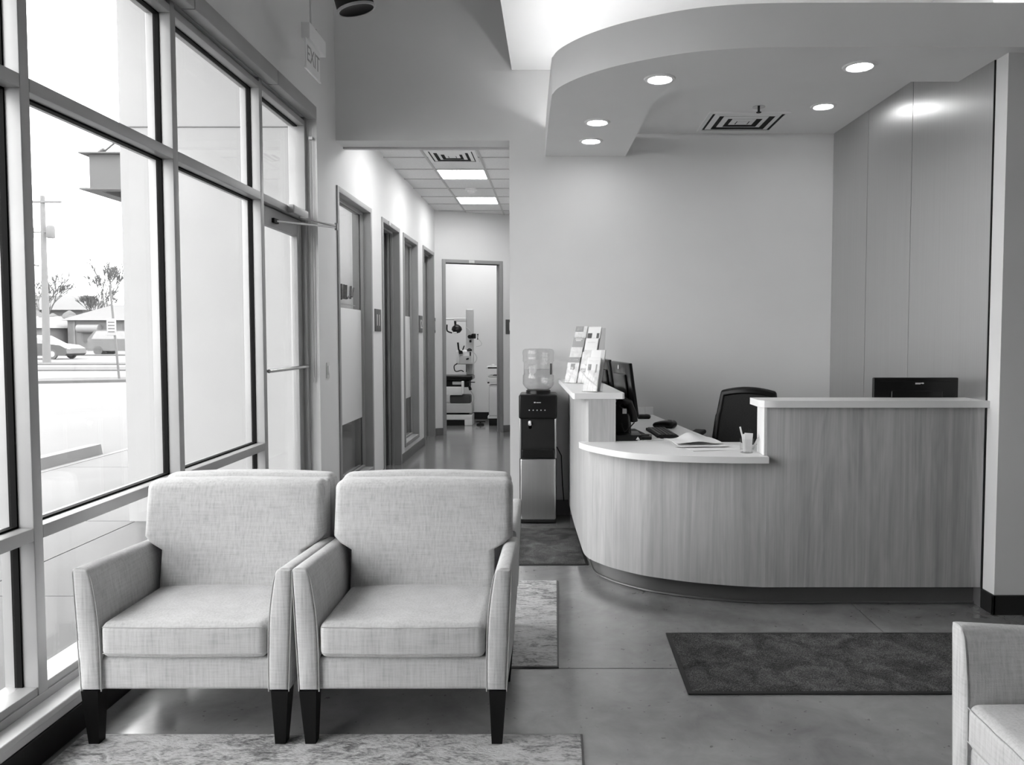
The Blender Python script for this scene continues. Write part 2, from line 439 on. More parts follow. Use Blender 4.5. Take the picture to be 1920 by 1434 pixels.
# ================================================================== STOREFRONT
FX0, FX1 = -1.865, -1.75
GX = -1.815
mul = [2.505, 3.490, 4.512]
mul_all = [1.505] + mul
sf = sroot('window_1', (FX1, 3.5, .152))
MW = .045
for m in mul_all:
    MB().rb(GX + .012, FX1, m - MW / 2, m + MW / 2, .152, 2.93, .0025).build('mullion', 'alu', sf)
    MB().rb(FX0, GX - .012, m - MW / 2, m + MW / 2, .152, 2.93, .0025).build('outer_mullion', 'alu', sf)
    MB().box(GX - .013, GX + .013, m - MW / 2 - .006, m + MW / 2 + .006, .152, 2.93).build('gasket', 'gasket', sf, False)
MB().rb(FX0, FX1, 5.292, 5.337, 0, 2.93, .0025).build('jamb', 'alu', sf)
MB().rb(FX0, FX1 + .002, .5, 4.535, .152, .182, .0025).build('bottom_rail', 'alu', sf)
MB().rb(FX0, FX1 - .004, .5, 4.535, .182, .210, .0025).build('bottom_rail', 'alu', sf)
ends = [.5] + mul_all + [5.315]
for i in range(len(ends) - 1):
    a = ends[i] + (MW / 2 if i > 0 else 0); b = ends[i + 1] - MW / 2
    door = i == len(ends) - 2
    for (z0, z1) in (((.71, .755), (2.212, 2.258), (2.87, 2.905)) if not door else ((2.212, 2.258), (2.87, 2.905))):
        MB().rb(GX + .012, FX1, a, b, z0, z1, .0025).build('rail', 'alu', sf)
        MB().rb(FX0, GX - .012, a, b, z0, z1, .0025).build('outer_rail', 'alu', sf)
        gm = MB().box(GX - .013, GX + .013, a, b, z0 - .007, z1 + .007)
        gm.build('gasket', 'gasket', sf, False)
    for (z0, z1) in (((.210, .71), (.755, 2.212), (2.258, 2.87)) if not door else ((2.258, 2.87),)):
        MB().box(GX - .004, GX + .004, a, b, z0 + .001, z1 - .001).build('glass_pane', 'glass', sf, False)
MB().box(FX0, FX1 - .03, .5, 5.315, 2.905, 2.94).build('head_channel', 'gasket', sf, False)

# blind cassettes above each bay
for (a, b) in ((1.5, 2.52), (2.524, 3.552), (3.556, 4.598), (4.602, 5.335)):
    t = thing('roller_blind_box', 'x', 'blind', (-1.71, (a + b) / 2, 2.92), 'blind boxes along the window head')
    MB().rb(-1.742, XW + .004, a + .0015, b - .0015, 2.922, 3.010, .003).build('cassette', 'alu', t)
    MB().tube([(-1.725, a + .03, 2.948), (-1.725, b - .03, 2.948)], .018, 12).build('blind_roll', 'offwhite', t)
    t['label'] = {1.5: 'blind box over the window at the near left edge', 2.524: 'long grey blind box over the bay with the street view', 3.556: 'grey blind box over the middle window bay', 4.602: 'last grey blind box, above the glass entrance door'}[a]
# bead chain on the reveal
t = thing('bead_chain', 'long looped blind cord hanging beside the entrance door', 'cord', (-1.722, 5.30, 1.1))
MB().tube(crom([(-1.708, 5.322, 2.86), (-1.708, 5.322, 1.9), (-1.709, 5.322, 1.13), (-1.716, 5.322, 1.105), (-1.723, 5.322, 1.13), (-1.724, 5.322, 1.9), (-1.724, 5.322, 2.86)], 4), .0022, 6).build('cord_loop', 'offwhite', t)
MB().rb(-1.730, -1.702, 5.312, 5.337, 2.78, 2.80, .003).build('cord_clip', 'offwhite', t)

# entrance door
d = sroot('door_1', (-1.79, 4.92, 0))
y0, y1 = 4.537, 5.29
st = .085
for a, b, nm in ((y0, y0 + st, 'stile'), (y1 - st, y1, 'stile')):
    MB().rb(-1.825, -1.782, a, b, .01, 2.205, .003).build(nm, 'frame', d)
MB().rb(-1.825, -1.782, y0 + st, y1 - st, 2.09, 2.205, .003).build('top_rail', 'frame', d)
MB().rb(-1.825, -1.782, y0 + st, y1 - st, .01, .20, .003).build('bottom_rail', 'frame', d)
MB().box(-1.808, -1.800, y0 + st, y1 - st, .20, 2.09).build('glass_pane', 'glass', d, False)
MB().tube([(-1.745, y0 + .02, 1.185), (-1.745, y1 - .03, 1.185)], .012, 10).tube([(-1.79, y0 + .05, 1.185), (-1.745, y0 + .05, 1.185)], .009, 8).tube([(-1.79, y1 - .05, 1.185), (-1.745, y1 - .05, 1.185)], .009, 8).build('push_bar', 'chrome', d)
MB().rb(FX0, FX1, 4.535, 5.292, -.01, .008, .002).build('threshold', 'alu', d)
dc = thing('door_closer', 'grey arm closer above the glass entrance door', 'door closer', (-1.73, 5.05, 2.24))
MB().rb(-1.752, -1.705, 4.93, 5.22, 2.205, 2.262, .008).build('closer_body', 'alu', dc)
MB().tube([(-1.72, 5.07, 2.20), (-1.60, 5.20, 2.178), (-1.53, 5.27, 2.172)], .008, 8).build('closer_arm', 'chrome', dc)
MB().tube([(-1.775, 4.78, 2.13), (-1.53, 5.27, 2.160)], .007, 8).tube([(-1.53, 5.27, 2.14), (-1.53, 5.27, 2.19)], .012, 8).build('closer_arm', 'chrome', dc)
MB().rb(-1.785, -1.765, 4.74, 4.82, 2.115, 2.145, .004).build('arm_shoe', 'matte', dc)

# light switch on the pier
t = thing('wall_switch', 'small white switch plate on the narrow wall by the door', 'switch', (XW, 5.52, 1.13))
MB().rb(XW, XW + .006, 5.485, 5.555, 1.09, 1.205, .002).build('switch_plate', 'offwhite', t)
MB().rb(XW + .006, XW + .010, 5.505, 5.535, 1.115, 1.18, .002).build('rocker', 'white', t)

# ================================================================== CORRIDOR
def hall_frame(par, a, b, z0, z1, sill):
    fx0, fx1 = HX - .01, XW + .012
    w_ = .045
    MB().rb(fx0, fx1, a - w_, a, z0 - (w_ if sill else 0), z1 + w_, .003).build('jamb', 'frame', par)
    MB().rb(fx0, fx1, b, b + w_, z0 - (w_ if sill else 0), z1 + w_, .003).build('jamb', 'frame', par)
    MB().rb(fx0, fx1, a, b, z1, z1 + w_, .003).build('head', 'frame', par)
    if sill: MB().rb(fx0, fx1, a, b, z0 - w_, z0, .003).build('sill', 'frame', par)
    s_ = .02
    for x0, x1 in ((HX + .03, HX + .055), (HX + .067, HX + .09)):
        m = MB().box(x0, x1, a, a + s_, z0, z1).box(x0, x1, b - s_, b, z0, z1).box(x0, x1, a + s_, b - s_, z1 - s_, z1)
        if sill: m.box(x0, x1, a + s_, b - s_, z0, z0 + s_)
        m.build('stop', 'frame', par, False)
for i, nm in ((0, 'window_2'), (2, 'window_3')):
    a, b, z0, z1 = op[i]
    r_ = sroot(nm, (XW, (a + b) / 2, z0)); hall_frame(r_, a, b, z0, z1, True)
    MB().box(HX + .057, HX + .065, a + .005, b - .005, z0 + .005, z1 - .005).build('glass_pane', 'hglass', r_, False)
    MB().box(HX + .066, HX + .0672, a + .02, b - .02, .66, 1.635).build('frosted_film', 'frost', r_, False)
    if i == 0:
        # painted letters on the pane, too oblique to read
        k = 0
        for (ya, za, yb, zb) in ((5.93, 1.63, 5.97, 1.80), (6.02, 1.70, 6.07, 1.82), (6.09, 1.70, 6.14, 1.82), (6.17, 1.70, 6.18, 1.83), (6.24, 1.71, 6.26, 1.83), (6.31, 1.71, 6.33, 1.83), (6.35, 1.72, 6.42, 1.74), (6.45, 1.72, 6.47, 1.83), (6.50, 1.74, 6.56, 1.82)):
            MB().tube([(HX + .070, ya, za), (HX + .070, yb, zb)], .010, 4).build('letter_stroke', 'paperd', r_)
        MB().box(HX + .0665, HX + .068, 6.05, 6.62, 1.664, 1.670).build('letter_underline', 'paperg', r_, False)
for i, nm in ((1, 'door_2'), (3, 'door_3')):
    a, b, z0, z1 = op[i]
    r_ = sroot(nm, (XW, (a + b) / 2, 0)); hall_frame(r_, a, b, z0, z1, False)
    MB().rb(HX - .03, HX + .015, a + .004, b - .004, .008, z1 - .004, .003).build('door_leaf', 'doord', r_)  # closed leaf; on the nearer door its dark colour stands for an open, unlit room
    if i == 1:
        for z in (2.2, 1.56, .93, .30):
            MB().rb(HX + .013, HX + .025, a + .001, a + .10, z - .10, z + .02, .002).build('hinge', 'frame', r_)
        MB().rb(XW + .010, XW + .018, 7.56, 7.64, 2.515, 2.555, .002).build('number_tab', 'paperm', r_)
    else:
        MB().tube([(HX + .015, a + .07, 1.02), (HX + .06, a + .07, 1.02)], .012, 10).tube([(HX + .06, a + .07, 1.02), (HX + .075, a + .07, 1.02), (HX + .10, a + .07, 1.02)], [.02, .03, .018], 12).build('door_knob', 'chrome', r_)
RS = Matrix.Rotation(R(90), 4, 'Z') @ Matrix.Rotation(R(90), 4, 'X')
for (ya, yb, txt, lab) in ((6.975, 7.215, '11', 'dark room number sign 11 beside the nearest corridor door'), (9.245, 9.48, '12', 'second dark room number plate along the corridor wall'), (10.43, 10.50, '', 'last narrow sign plate at the far end of the corridor wall')):
    t = thing('room_sign', lab, 'sign', (XW, (ya + yb) / 2, 1.44), 'room signs in the corridor')
    MB().rb(XW - .001, XW + .008, ya, yb, 1.445, 1.655, .002).build('sign_plate', 'sign', t)
    if txt:
        for q, ch_ in enumerate(txt): text('digit', ch_, .155, 'paper', t, Matrix.Translation((XW + .009, (ya + yb) / 2 + (q - .5) * .085, 1.545)) @ RS)
    else: MB().box(XW + .008, XW + .009, ya + .02, yb - .01, 1.48, 1.61).build('number', 'paperm', t, False)

# rooms behind the corridor wall
ro = MB()
MB().box(-3.25, -1.862, 5.65, 5.795, -.1, ZC).build('x', 'stucco')
bpy.data.objects['x'].name = 'wall_wing'; bpy.data.objects['wall_wing']['kind'] = 'structure'
ro.box(-3.15, -1.83, 5.797, 5.81, 0, ZC)     # wing wall seen from the storefront
ro.box(-3.25, -3.15, 5.796, 10.3, 0, ZC)
ro.box(-3.15, -1.83, 7.0, 7.1, 0, ZC); ro.box(-3.15, -1.83, 10.28, 10.45, 0, ZC); ro.box(-3.15, -1.83, 8.15, 8.25, 0, ZC)
struct('wall_exam_rooms', ro, 'wall')
struct('ceiling_exam_rooms', MB().box(-3.15, -1.83, 5.8, 10.28, 2.9, 2.95), 'ceil')
for k, (yy, nm) in enumerate(((6.4, 'behind the first corridor window'), (9.2, 'behind the second corridor window'))):
    t = thing('room_light', 'flat ceiling light in the room ' + nm, 'light', (-2.5, yy, 2.88), 'lights in the side rooms')
    MB().box(-2.65, -2.35, yy - .45, yy + .45, 2.885, 2.90).build('lens', 'exE', t, False)
    ring(MB(), -2.67, -2.33, yy - .47, yy + .47, .02, 2.88, 2.90).build('light_frame', 'tbar', t, False)
# grey cupboard and chair inside the first room
t = thing('storage_cabinet', 'tall grey cabinet behind the first corridor window', 'cabinet', (-2.75, 6.72, 0))
MB().rb(-3.1, -2.1, 6.52, 6.98, .05, 2.0, .004).build('body', 'paperg', t)
for k in range(2): MB().rb(-3.09 + .5 * k, -2.605 + .5 * k, 6.50, 6.52, .08, 1.98, .003).build('cabinet_door', 'paperg', t)
MB().rb(-3.1, -2.1, 6.55, 6.98, 0, .05, .002).build('plinth', 'matte', t)
t = thing('supply_cart', 'pale supply cart behind the second corridor window', 'cart', (-2.4, 8.75, 0))
MB().rb(-2.6, -2.15, 8.5, 9.0, .12, .55, .006).build('body', 'offwhite', t)
for k, z in enumerate((.80, .98)): MB().rb(-2.6, -2.15, 8.5, 9.0, z, z + .02, .003).build('shelf', 'white', t)
for x_ in (-2.59, -2.16):
    for y_ in (8.51, 8.99): MB().tube([(x_, y_, 0), (x_, y_, 1.0)], .012, 8).build('post', 'chrome', t)

# end wall, turned about 21 degrees
EA = Matrix.Translation((XW, 10.5, 0)) @ Matrix.Rotation(R(21), 4, 'Z')
ew = MB().box(-.5, .15, 0, .14, 0, ZC, EA).box(.15, .95, 0, .14, 2.43, ZC, EA).box(.95, 2.0, 0, .14, 0, ZC, EA)
struct('wall_corridor_end', ew, 'wall')
r_ = sroot('door_4', tuple(EA @ Vector((.55, 0, 0))))
MB().rb(.105, .155, -.012, .152, 0, 2.48, .003, T=EA).build('jamb', 'frame', r_)
MB().rb(.945, .995, -.012, .152, 0, 2.48, .003, T=EA).build('jamb', 'frame', r_)
MB().rb(.155, .945, -.012, .152, 2.43, 2.48, .003, T=EA).build('head', 'frame', r_)
MB().rb(.935, .945, .06, .11, 0, 2.43, .002, T=EA).build('stop', 'frame', r_)
MB().rb(.49, .57, -.020, -.010, 2.435, 2.475, .002, T=EA).build('number_tab', 'paperm', r_)
MB().rb(.938, .944, .01, .03, .98, 1.06, .001, T=EA).build('strike_plate', 'chrome', r_)
eb = sroot('baseboard_end')
MB().rb(0, .105, -.012, .001, 0, .10, .003, T=EA).build('base_strip', 'baseh', eb)
MB().rb(.995, 1.9, -.012, .001, 0, .10, .003, T=EA).build('base_strip', 'baseh', eb)
p = EA @ Vector((1.12, 0, 1.44))
t = thing('room_sign', 'dark sign plate right of the open door at the corridor end', 'sign', tuple(p), 'room signs in the corridor')
MB().rb(1.035, 1.20, -.008, .001, 1.43, 1.64, .002, T=EA).build('sign_plate', 'sign', t)
MB().box(1.09, 1.15, -.009, -.008, 1.48, 1.60, EA).build('number', 'paperm', t, False)

# room at the end
struct('wall_end_room', MB().box(-3.0, .6, 12.55, 12.7, 0, ZC).box(-3.1, -2.9, 10.4, 12.7, 0, ZC).box(.5, .6, 11.2, 12.7, 0, ZC).box(-.2, .6, 11.2, 11.4, 0, ZC), 'roomwall')
struct('ceiling_end_room', MB().box(-3.0, .5, 10.4, 12.6, 3.3, 3.35), 'ceil')
struct('baseboard_end_room', MB().rb(-2.9, .5, 12.53, 12.552, 0, .12, .003), 'base')
t = thing('room_light', 'ceiling light inside the room at the corridor end', 'light', (-1.3, 11.7, 3.28), 'lights in the side rooms')
MB().box(-2.1, -.5, 11.1, 12.1, 3.285, 3.30).build('lens', 'endE', t, False)
ring(MB(), -2.12, -.48, 11.08, 12.12, .02, 3.28, 3.30).build('light_frame', 'tbar', t, False)

# corridor ceiling: grid, tiles, troffers, vent, detectors
ZH = 3.15
hc = sroot('ceiling_corridor', (-1.0, 8, ZH))
cols = [-1.68, -1.262, -.728, -.348]
rows = [6.0, 6.36, 6.89, 7.42, 7.94, 8.43, 8.96, 9.49, 10.0, 10.53, 11.1]
for i in range(3):
    for j in range(10):
        if i == 1 and j in (1, 4, 7): continue
        MB().rb(cols[i] + .006, cols[i + 1] - .006, rows[j] + .006, rows[j + 1] - .006, ZH + .004, ZH + .02, .003, 1).build('ceiling_tile', 'tile', hc, False)
for x_ in cols[1:3]: MB().box(x_ - .011, x_ + .011, 6.0, 11.1, ZH - .002, ZH + .008).build('grid_bar', 'tbar', hc, False)
for y_ in rows[1:-1]: MB().box(-1.68, -.348, y_ - .011, y_ + .011, ZH - .0015, ZH + .008).build('grid_bar', 'tbar', hc, False)
for k, j in enumerate((4, 7, 1)):  # the last panel is added out of view to brighten the corridor
    t = thing('ceiling_light', ('nearer square light panel in the corridor ceiling', 'farther square light panel in the corridor ceiling', 'unseen extra light panel behind the header, added to brighten the corridor')[k], 'light', (-.995, (rows[j] + rows[j + 1]) / 2, ZH), 'corridor ceiling lights')
    MB().box(cols[1] + .02, cols[2] - .02, rows[j] + .02, rows[j + 1] - .02, ZH + .002, ZH + .012).build('lens', 'trofE', t, False)
    ring(MB(), cols[1] + .004, cols[2] - .004, rows[j] + .004, rows[j + 1] - .004, .018, ZH - .004, ZH + .014).build('light_frame', 'tbar', t, False)
def vent(x0, x1, ya, yb, z, lab):
    t = thing('ceiling_vent', lab, 'vent', ((x0 + x1) / 2, (ya + yb) / 2, z - .02), 'air vents in the ceilings')
    ring(MB(), x0, x1, ya, yb, .03, z - .008, z + .001).build('vent_frame', 'soffit', t, False)
    MB().box(x0 + .03, x1 - .03, ya + .03, yb - .03, z - .0018, z - .0008).build('duct_shade_sheet', 'dark', t, False)  # flat black sheet painting the shade inside the duct, no real hole
    w_ = (x1 - x0) / 2; h_ = (yb - ya) / 2; cx, cy = (x0 + x1) / 2, (ya + yb) / 2
    for k in range(3):
        f1 = .82 - .26 * k; f0 = f1 - .13
        v = []; f = []
        for (ff, zz) in ((f0, z - .010), (f1, z - .003)):
            for (sx, sy) in ((-1, -1), (1, -1), (1, 1), (-1, 1)): v.append((cx + sx * w_ * ff, cy + sy * h_ * ff, zz))
        v += [(a, b, c_ + .002) for a, b, c_ in v]
        for q in range(4):
            n_ = (q + 1) % 4
            f += [(q, n_, 4 + n_, 4 + q), (8 + q, 12 + q, 12 + n_, 8 + n_), (q, 8 + q, 8 + n_, n_), (4 + q, 4 + n_, 12 + n_, 12 + q)]
        MB().add(v, f).build('louver', 'soffit', t, False)
    MB().box(cx - w_ * .14, cx + w_ * .14, cy - h_ * .14, cy + h_ * .14, z - .010, z - .008).build('centre_plate', 'soffit', t, False)
vent(-1.235, -.755, 7.12, 7.60, ZH, 'square air vent in the corridor ceiling')
vent(1.072, 1.640, 5.24, 5.72, 2.95, 'square air vent above the reception desk')
t = thing('smoke_detector', 'round white detector between the corridor ceiling lights', 'detector', (-1.0, 9.0, ZH - .05))
MB().lathe([(.03, ZH - .045), (.045, ZH - .035), (.05, ZH - .015), (.075, ZH - .012), (.08, ZH + .004)], -1.0, 9.0, 20).build('detector_body', 'white', t)
for k, (x_, y_, z, lab) in enumerate(((-.99, 6.78, ZH, 'small sprinkler head in the corridor ceiling near the vent'), (1.382, 5.13, 2.95, 'small dark sprinkler head above the reception desk'))):
    t = thing('sprinkler', lab, 'sprinkler', (x_, y_, z - .04), 'ceiling sprinklers')
    MB().lathe([(.042, z - .004), (.042, z + .002)], x_, y_, 16).build('escutcheon', 'white' if k == 0 else 'chrome', t)
    MB().tube([(x_, y_, z - .004), (x_, y_, z - .035)], .008, 8).build('sprinkler_stem', 'matte', t)
    MB().lathe([(.016, z - .040), (.018, z - .036)], x_, y_, 12).build('deflector', 'matte', t)

# downlights
for (x_, y_, z, lab) in ((1.559, 3.883, 2.778, 'round recessed downlight, rightmost in the front soffit'), (.564, 4.073, 2.778, 'round recessed downlight in the bend of the soffit'), (.275, 4.883, 2.778, 'round recessed downlight, nearer of two on the left soffit arm'), (.257, 5.345, 2.778, 'round recessed downlight closest to the back wall on the left'), (1.814, 5.116, 2.95, 'round recessed downlight beside the brushed metal wall')):
    t = thing('downlight', lab, 'light', (x_, y_, z - .01), 'recessed downlights over the desk')
    MB().lathe([(.060, z - .003), (.066, z - .008), (.080, z - .006), (.086, z + .001)], x_, y_, 32, caps=False).build('trim_ring', 'white', t)
    MB().lathe([(.062, z - .004), (.062, z - .001)], x_, y_, 32).build('lens', 'downE', t)

# exit sign on a rod
t = thing('exit_sign', 'white exit sign hanging from the ceiling near the window', 'sign', (-1.46, 4.58, 2.95))
MB().tube([(-1.46, 4.56, 3.22), (-1.46, 4.56, ZC)], .006, 8).build('rod', 'offwhite', t)
MB().rb(-1.485, -1.435, 4.46, 4.77, 3.145, 3.240, .004).build('housing', 'white', t)
MB().rb(-1.475, -1.445, 4.62, 4.70, 3.240, 3.262, .004).build('canopy', 'offwhite', t)
MB().rb(-1.463, -1.455, 4.45, 4.71, 2.975, 3.148, .002).build('panel', 'white', t)
ed = MB(); ed.rb(-1.465, -1.452, 4.44, 4.72, 2.967, 2.977, .002); ed.build('panel_edge', 'white', t)
text('lettering', 'EXIT', .115, 'exitl', t, Matrix.Translation((-1.454, 4.58, 3.062)) @ RS, .0005, 1, 1.15)

# black cylindrical lamp at the top of the view
t = thing('ceiling_spotlight', 'black cylinder ceiling lamp at the top edge above the corridor', 'light', (-1.02, 3.75, 3.1))
TL = Matrix.Translation((-1.035, 3.86, 3.165)) @ Matrix.Rotation(R(-14), 4, 'Y') @ Matrix.Rotation(R(8), 4, 'X')
MB().lathe([(.075, -.10), (.090, -.112), (.095, -.105), (.095, .16), (.05, .19)], 0, 0, 32, TL).build('lamp_body', 'matte', t)
MB().lathe([(.088, -.116), (.097, -.116), (.098, -.104), (.095, -.104)], 0, 0, 32, TL, False).build('lamp_rim', 'alu', t)
MB().tube([tuple(TL @ Vector((0, 0, .15))), (-1.08, 3.84, ZC)], .012, 8).build('lamp_stem', 'matte', t)

# ================================================================== RECEPTION DESK
o_pts = [(.107, 5.79), (.13, 5.2), (.160, 4.62), (.172, 4.43), (.182, 4.36), (.205, 4.29), (.25, 4.215), (.325, 4.12), (.467, 4.0), (.60, 3.93), (.75, 3.87), (.94, 3.82), (1.084, 3.7985)]
oc = crom(o_pts, 8)
desk = thing('reception_desk', 'curved wood-fronted reception desk with dark toe kick', 'desk', (1.1, 4.4, 0))
def offs(pts, dlt):
    n = len(pts); o = []
    for i in range(n):
        a = Vector(pts[max(i - 1, 0)]); b = Vector(pts[min(i + 1, n - 1)]); d_ = (b - a).normalized()
        o.append((pts[i][0] - d_.y * dlt, pts[i][1] + d_.x * dlt))
    return o
MB().ribbon(oc, .02, .105, .757).build('curved_panel', 'woodside', desk, True, 50)
tall = [q for q in oc if q[1] >= 4.30] + [(.195, 4.29)]
MB().prism(tall + [(.352, 4.29), (.285, 5.79)], .757, 1.036).build('end_wall_panel', 'woodside', desk, True, 50)
fp = desk
MB().rb(1.083, 2.197, 3.798, 3.818, .105, 1.036, .002).build('front_panel', 'wood', desk)
MB().rb(1.070, 1.083, 3.800, 3.93, .790, 1.036, .002).build('side_return', 'top', desk)
MB().box(1.084, 2.192, 3.818, 3.925, .105, 1.036).build('knee_wall_core', 'sill', desk, False)
tk = [p_ for p_ in offs(oc, .062)] + [(2.195, 3.862)]
MB().ribbon(tk, .02, 0, .106).build('toe_kick', 'toe', desk, True, 50)
MB().tube([(x_, y_, .006) for x_, y_ in offs(tk, -.006)], .0065, 6).build('kick_trim', 'toe', desk)
MB().box(1.083, 2.2, 3.925, 4.55, .70, .735).build('inner_worktop', 'top', desk, False)
MB().box(.20, .22, 4.3, 5.78, .1, .75).build('inner_panel', 'sill', desk, False)
# low worktop
lo = crom([(.143, 4.305), (.143, 4.262), (.19, 4.15), (.256, 4.045), (.33, 3.95), (.403, 3.885), (.50, 3.835), (.60, 3.795), (.72, 3.772), (.838, 3.757), (.96, 3.749), (1.083, 3.747)], 7)
lp = lo + [(1.083, 3.795), (1.069, 3.80), (1.069, 4.28), (.95, 4.28), (.76, 5.79), (.30, 5.79), (.353, 4.305)]
lw = thing('low_countertop', 'low pale curved countertop running back behind the desk', 'countertop', (.6, 4.2, .757))
MB().prism(lp, .757, .790).build('slab', 'top', lw, True, 30)
MB().rb(.70, .765, 5.772, 5.792, .79, .85, .003).rb(.30, .70, 5.775, 5.795, .79, .85, .003).build('backsplash', 'top', lw)
hl = thing('raised_ledge', 'pale raised ledge on the left wall of the desk, holding brochures', 'countertop', (.2, 5.0, 1.036), 'raised counter ledges')
MB().prism([(.105, 4.312), (.115, 4.300), (.392, 4.300), (.404, 4.312), (.404, 4.345), (.345, 5.22), (.305, 5.79), (.03, 5.79), (.045, 5.496)], 1.037, 1.070).build('slab', 'top', hl, True, 30)
hr = thing('raised_ledge', 'long pale raised ledge on the right of the desk', 'countertop', (1.65, 3.85, 1.036), 'raised counter ledges')
rc = [(1.045, 3.985), (1.045, 3.845), (1.052, 3.812), (1.068, 3.790), (1.095, 3.778), (1.13, 3.775), (2.235, 3.775), (2.235, 3.795), (2.205, 3.80), (2.20, 3.985)]
MB().prism(rc, 1.037, 1.072).build('slab', 'top', hr, True, 30)

# ------------------------------------------------------------------ things on the desk
def monitor_wide(root, w_, h_, tilt=0):
    T = Matrix.Rotation(tilt, 4, 'X')
    MB().rb(-w_ / 2, w_ / 2, -.012, .012, 0, h_, .006, T=Matrix.Translation((0, 0, .12)) @ T).build('back_shell', 'black', root)
    MB().box(-w_ / 2 + .012, w_ / 2 - .012, .0122, .0130, .012, h_ - .012, Matrix.Translation((0, 0, .12)) @ T).build('screen', 'screen', root, False)
    MB().rb(-w_ * .3, w_ * .3, -.026, -.012, .06, h_ - .07, .006, T=Matrix.Translation((0, 0, .12)) @ T).build('rear_housing', 'black', root)
    MB().rb(-.025, .025, -.04, -.020, .005, .26, .004).build('stand_neck', 'matte', root)
    MB().rb(-.12, .12, -.10, .08, 0, .010, .004).build('stand_foot', 'matte', root)
t = thing('monitor', 'wide black monitor seen from behind over the right ledge', 'monitor', (0, 0, 0))
monitor_wide(t, .455, .322)
MB().rb(-.19, .22, -.0145, -.011, .42, .4225, .001).build('seam_line', 'matte', t)
MB().prism([(-.005, .406), (.022, .406), (.024, .410), (.038, .407), (.042, .412), (.036, .4165), (.028, .4145), (-.005, .4145)], 0, .0006, Matrix.Translation((0, -.0128, 0)) @ Matrix.Rotation(R(90), 4, 'X')).build('logo', 'logo', t, False)
t.location = (1.937, 4.005, .736)
for k, (x_, y_, rz, lab, hh) in enumerate(((.462, 4.70, -81, 'black monitor turned side-on on the low counter', .33), (.40, 5.36, -84, 'farther black monitor half hidden behind the brochures', .33))):
    t = thing('monitor', lab, 'monitor', (0, 0, 0))
    monitor_wide(t, .46, hh, R(8))
    if k == 0: MB().lathe([(.014, 0), (.014, .001)], 0, 0, 16, Matrix.Translation((-.03, -.056, .12 + hh - .035)) @ Matrix.Rotation(R(90), 4, 'X')).build('logo', 'logo', t)
    t.location = (x_, y_, .790); t.rotation_euler = (0, 0, R(rz))

t = thing('keyboard', 'black keyboard lying beside the side-on monitor', 'keyboard', (0, 0, 0))
MB().rb(-.20, .20, -.065, .065, 0, .018, .005).build('body', 'matte', t)
kk = MB()
for r_i in range(5):
    for c_i in range(14): kk.rb(-.19 + c_i * .0272, -.19 + c_i * .0272 + .0235, -.056 + r_i * .0225, -.056 + r_i * .0225 + .019, .018, .023, .002, 1)
ko = kk.build('keys', 'black', t); ko['kind'] = 'stuff'
t.location = (.665, 4.62, .79); t.rotation_euler = (0, 0, R(93))
t = thing('computer_mouse', 'large black rounded mouse behind the keyboard', 'mouse', (0, 0, 0))
MB().rb(-.05, .05, -.075, .075, 0, .05, .024, 4, 3, fn=lambda x, y, z: (x, y, z * (1 - .35 * max(0, y / .075)))).build('body', 'black', t)
MB().rb(-.004, .004, -.05, -.02, .045, .053, .003).build('wheel', 'matte', t)
t.location = (.735, 4.96, .79); t.rotation_euler = (0, 0, R(60))
t = thing('computer_mouse', 'small black mouse far back on the counter', 'mouse', (0, 0, 0))
MB().rb(-.03, .03, -.05, .05, 0, .032, .015, 3, 2).build('body', 'black', t)
MB().rb(-.003, .003, -.03, -.01, .028, .034, .002).build('wheel', 'matte', t)
t.location = (.66, 5.50, .79); t.rotation_euler = (0, 0, R(80))
t = thing('desk_phone', 'black desk phone with a small pale triangle on its base', 'phone', (0, 0, 0))
MB().rb(-.02, .135, -.06, .14, 0, .034, .004).build('base', 'black', t)
MB().rb(-.02, .085, .02, .17, 0, .20, .03, 3, 3, fn=lambda x, y, z: (x, y + z * .2, z * (1 - 3 * max(0, x)))).build('body', 'black', t)
MB().tube([(.0, .06, .20), (.03, .05, .235), (.075, .06, .215), (.10, .08, .15), (.105, .09, .10)], [.016, .024, .018, .018, .024], 10).build('handset', 'black', t)
MB().tube(crom([(.02, -.02, .10), (.03, -.03, .065), (.045, -.01, .05), (.10, .02, .10)], 5), .0035, 6).build('cord', 'matte', t)
MB().add([(.100, -.0608, .008), (.124, -.0608, .008), (.112, -.0608, .026), (.100, -.0600, .008), (.124, -.0600, .008), (.112, -.0600, .026)], [(0, 1, 2), (5, 4, 3), (0, 3, 4, 1), (1, 4, 5, 2), (2, 5, 3, 0)]).build('triangle_mark', 'logo', t, False)
MB().rb(.03, .055, .034, .036, .15, .18, .0008).build('phone_label', 'logo', t)
t.location = (.372, 4.38, .79)
t = thing('card_reader', 'flat black card reader on papers beside the phone', 'card reader', (0, 0, 0))
MB().rb(-.05, .06, -.07, .07, 0, .018, .006).build('body', 'black', t)
MB().rb(-.035, .045, -.045, .02, .018, .021, .002).build('keypad', 'matte', t)
t.location = (.515, 4.40, .797); t.rotation_euler = (0, 0, R(-8))
for k, (x_, y_, rz) in enumerate(((.535, 4.44, 14), (.56, 4.56, 30))):
    o = MB().rb(-.08, .08, -.11, .11, 0, .004, .001).build('paper_sheet', 'paper'); o.location = (x_, y_, .7905 + k * .0002); o.rotation_euler = (0, 0, R(rz))
    tag(o, ['white sheet under the card reader', 'white sheet under the foot of the side-on monitor'][k], 'paper', 'loose sheets by the phone')
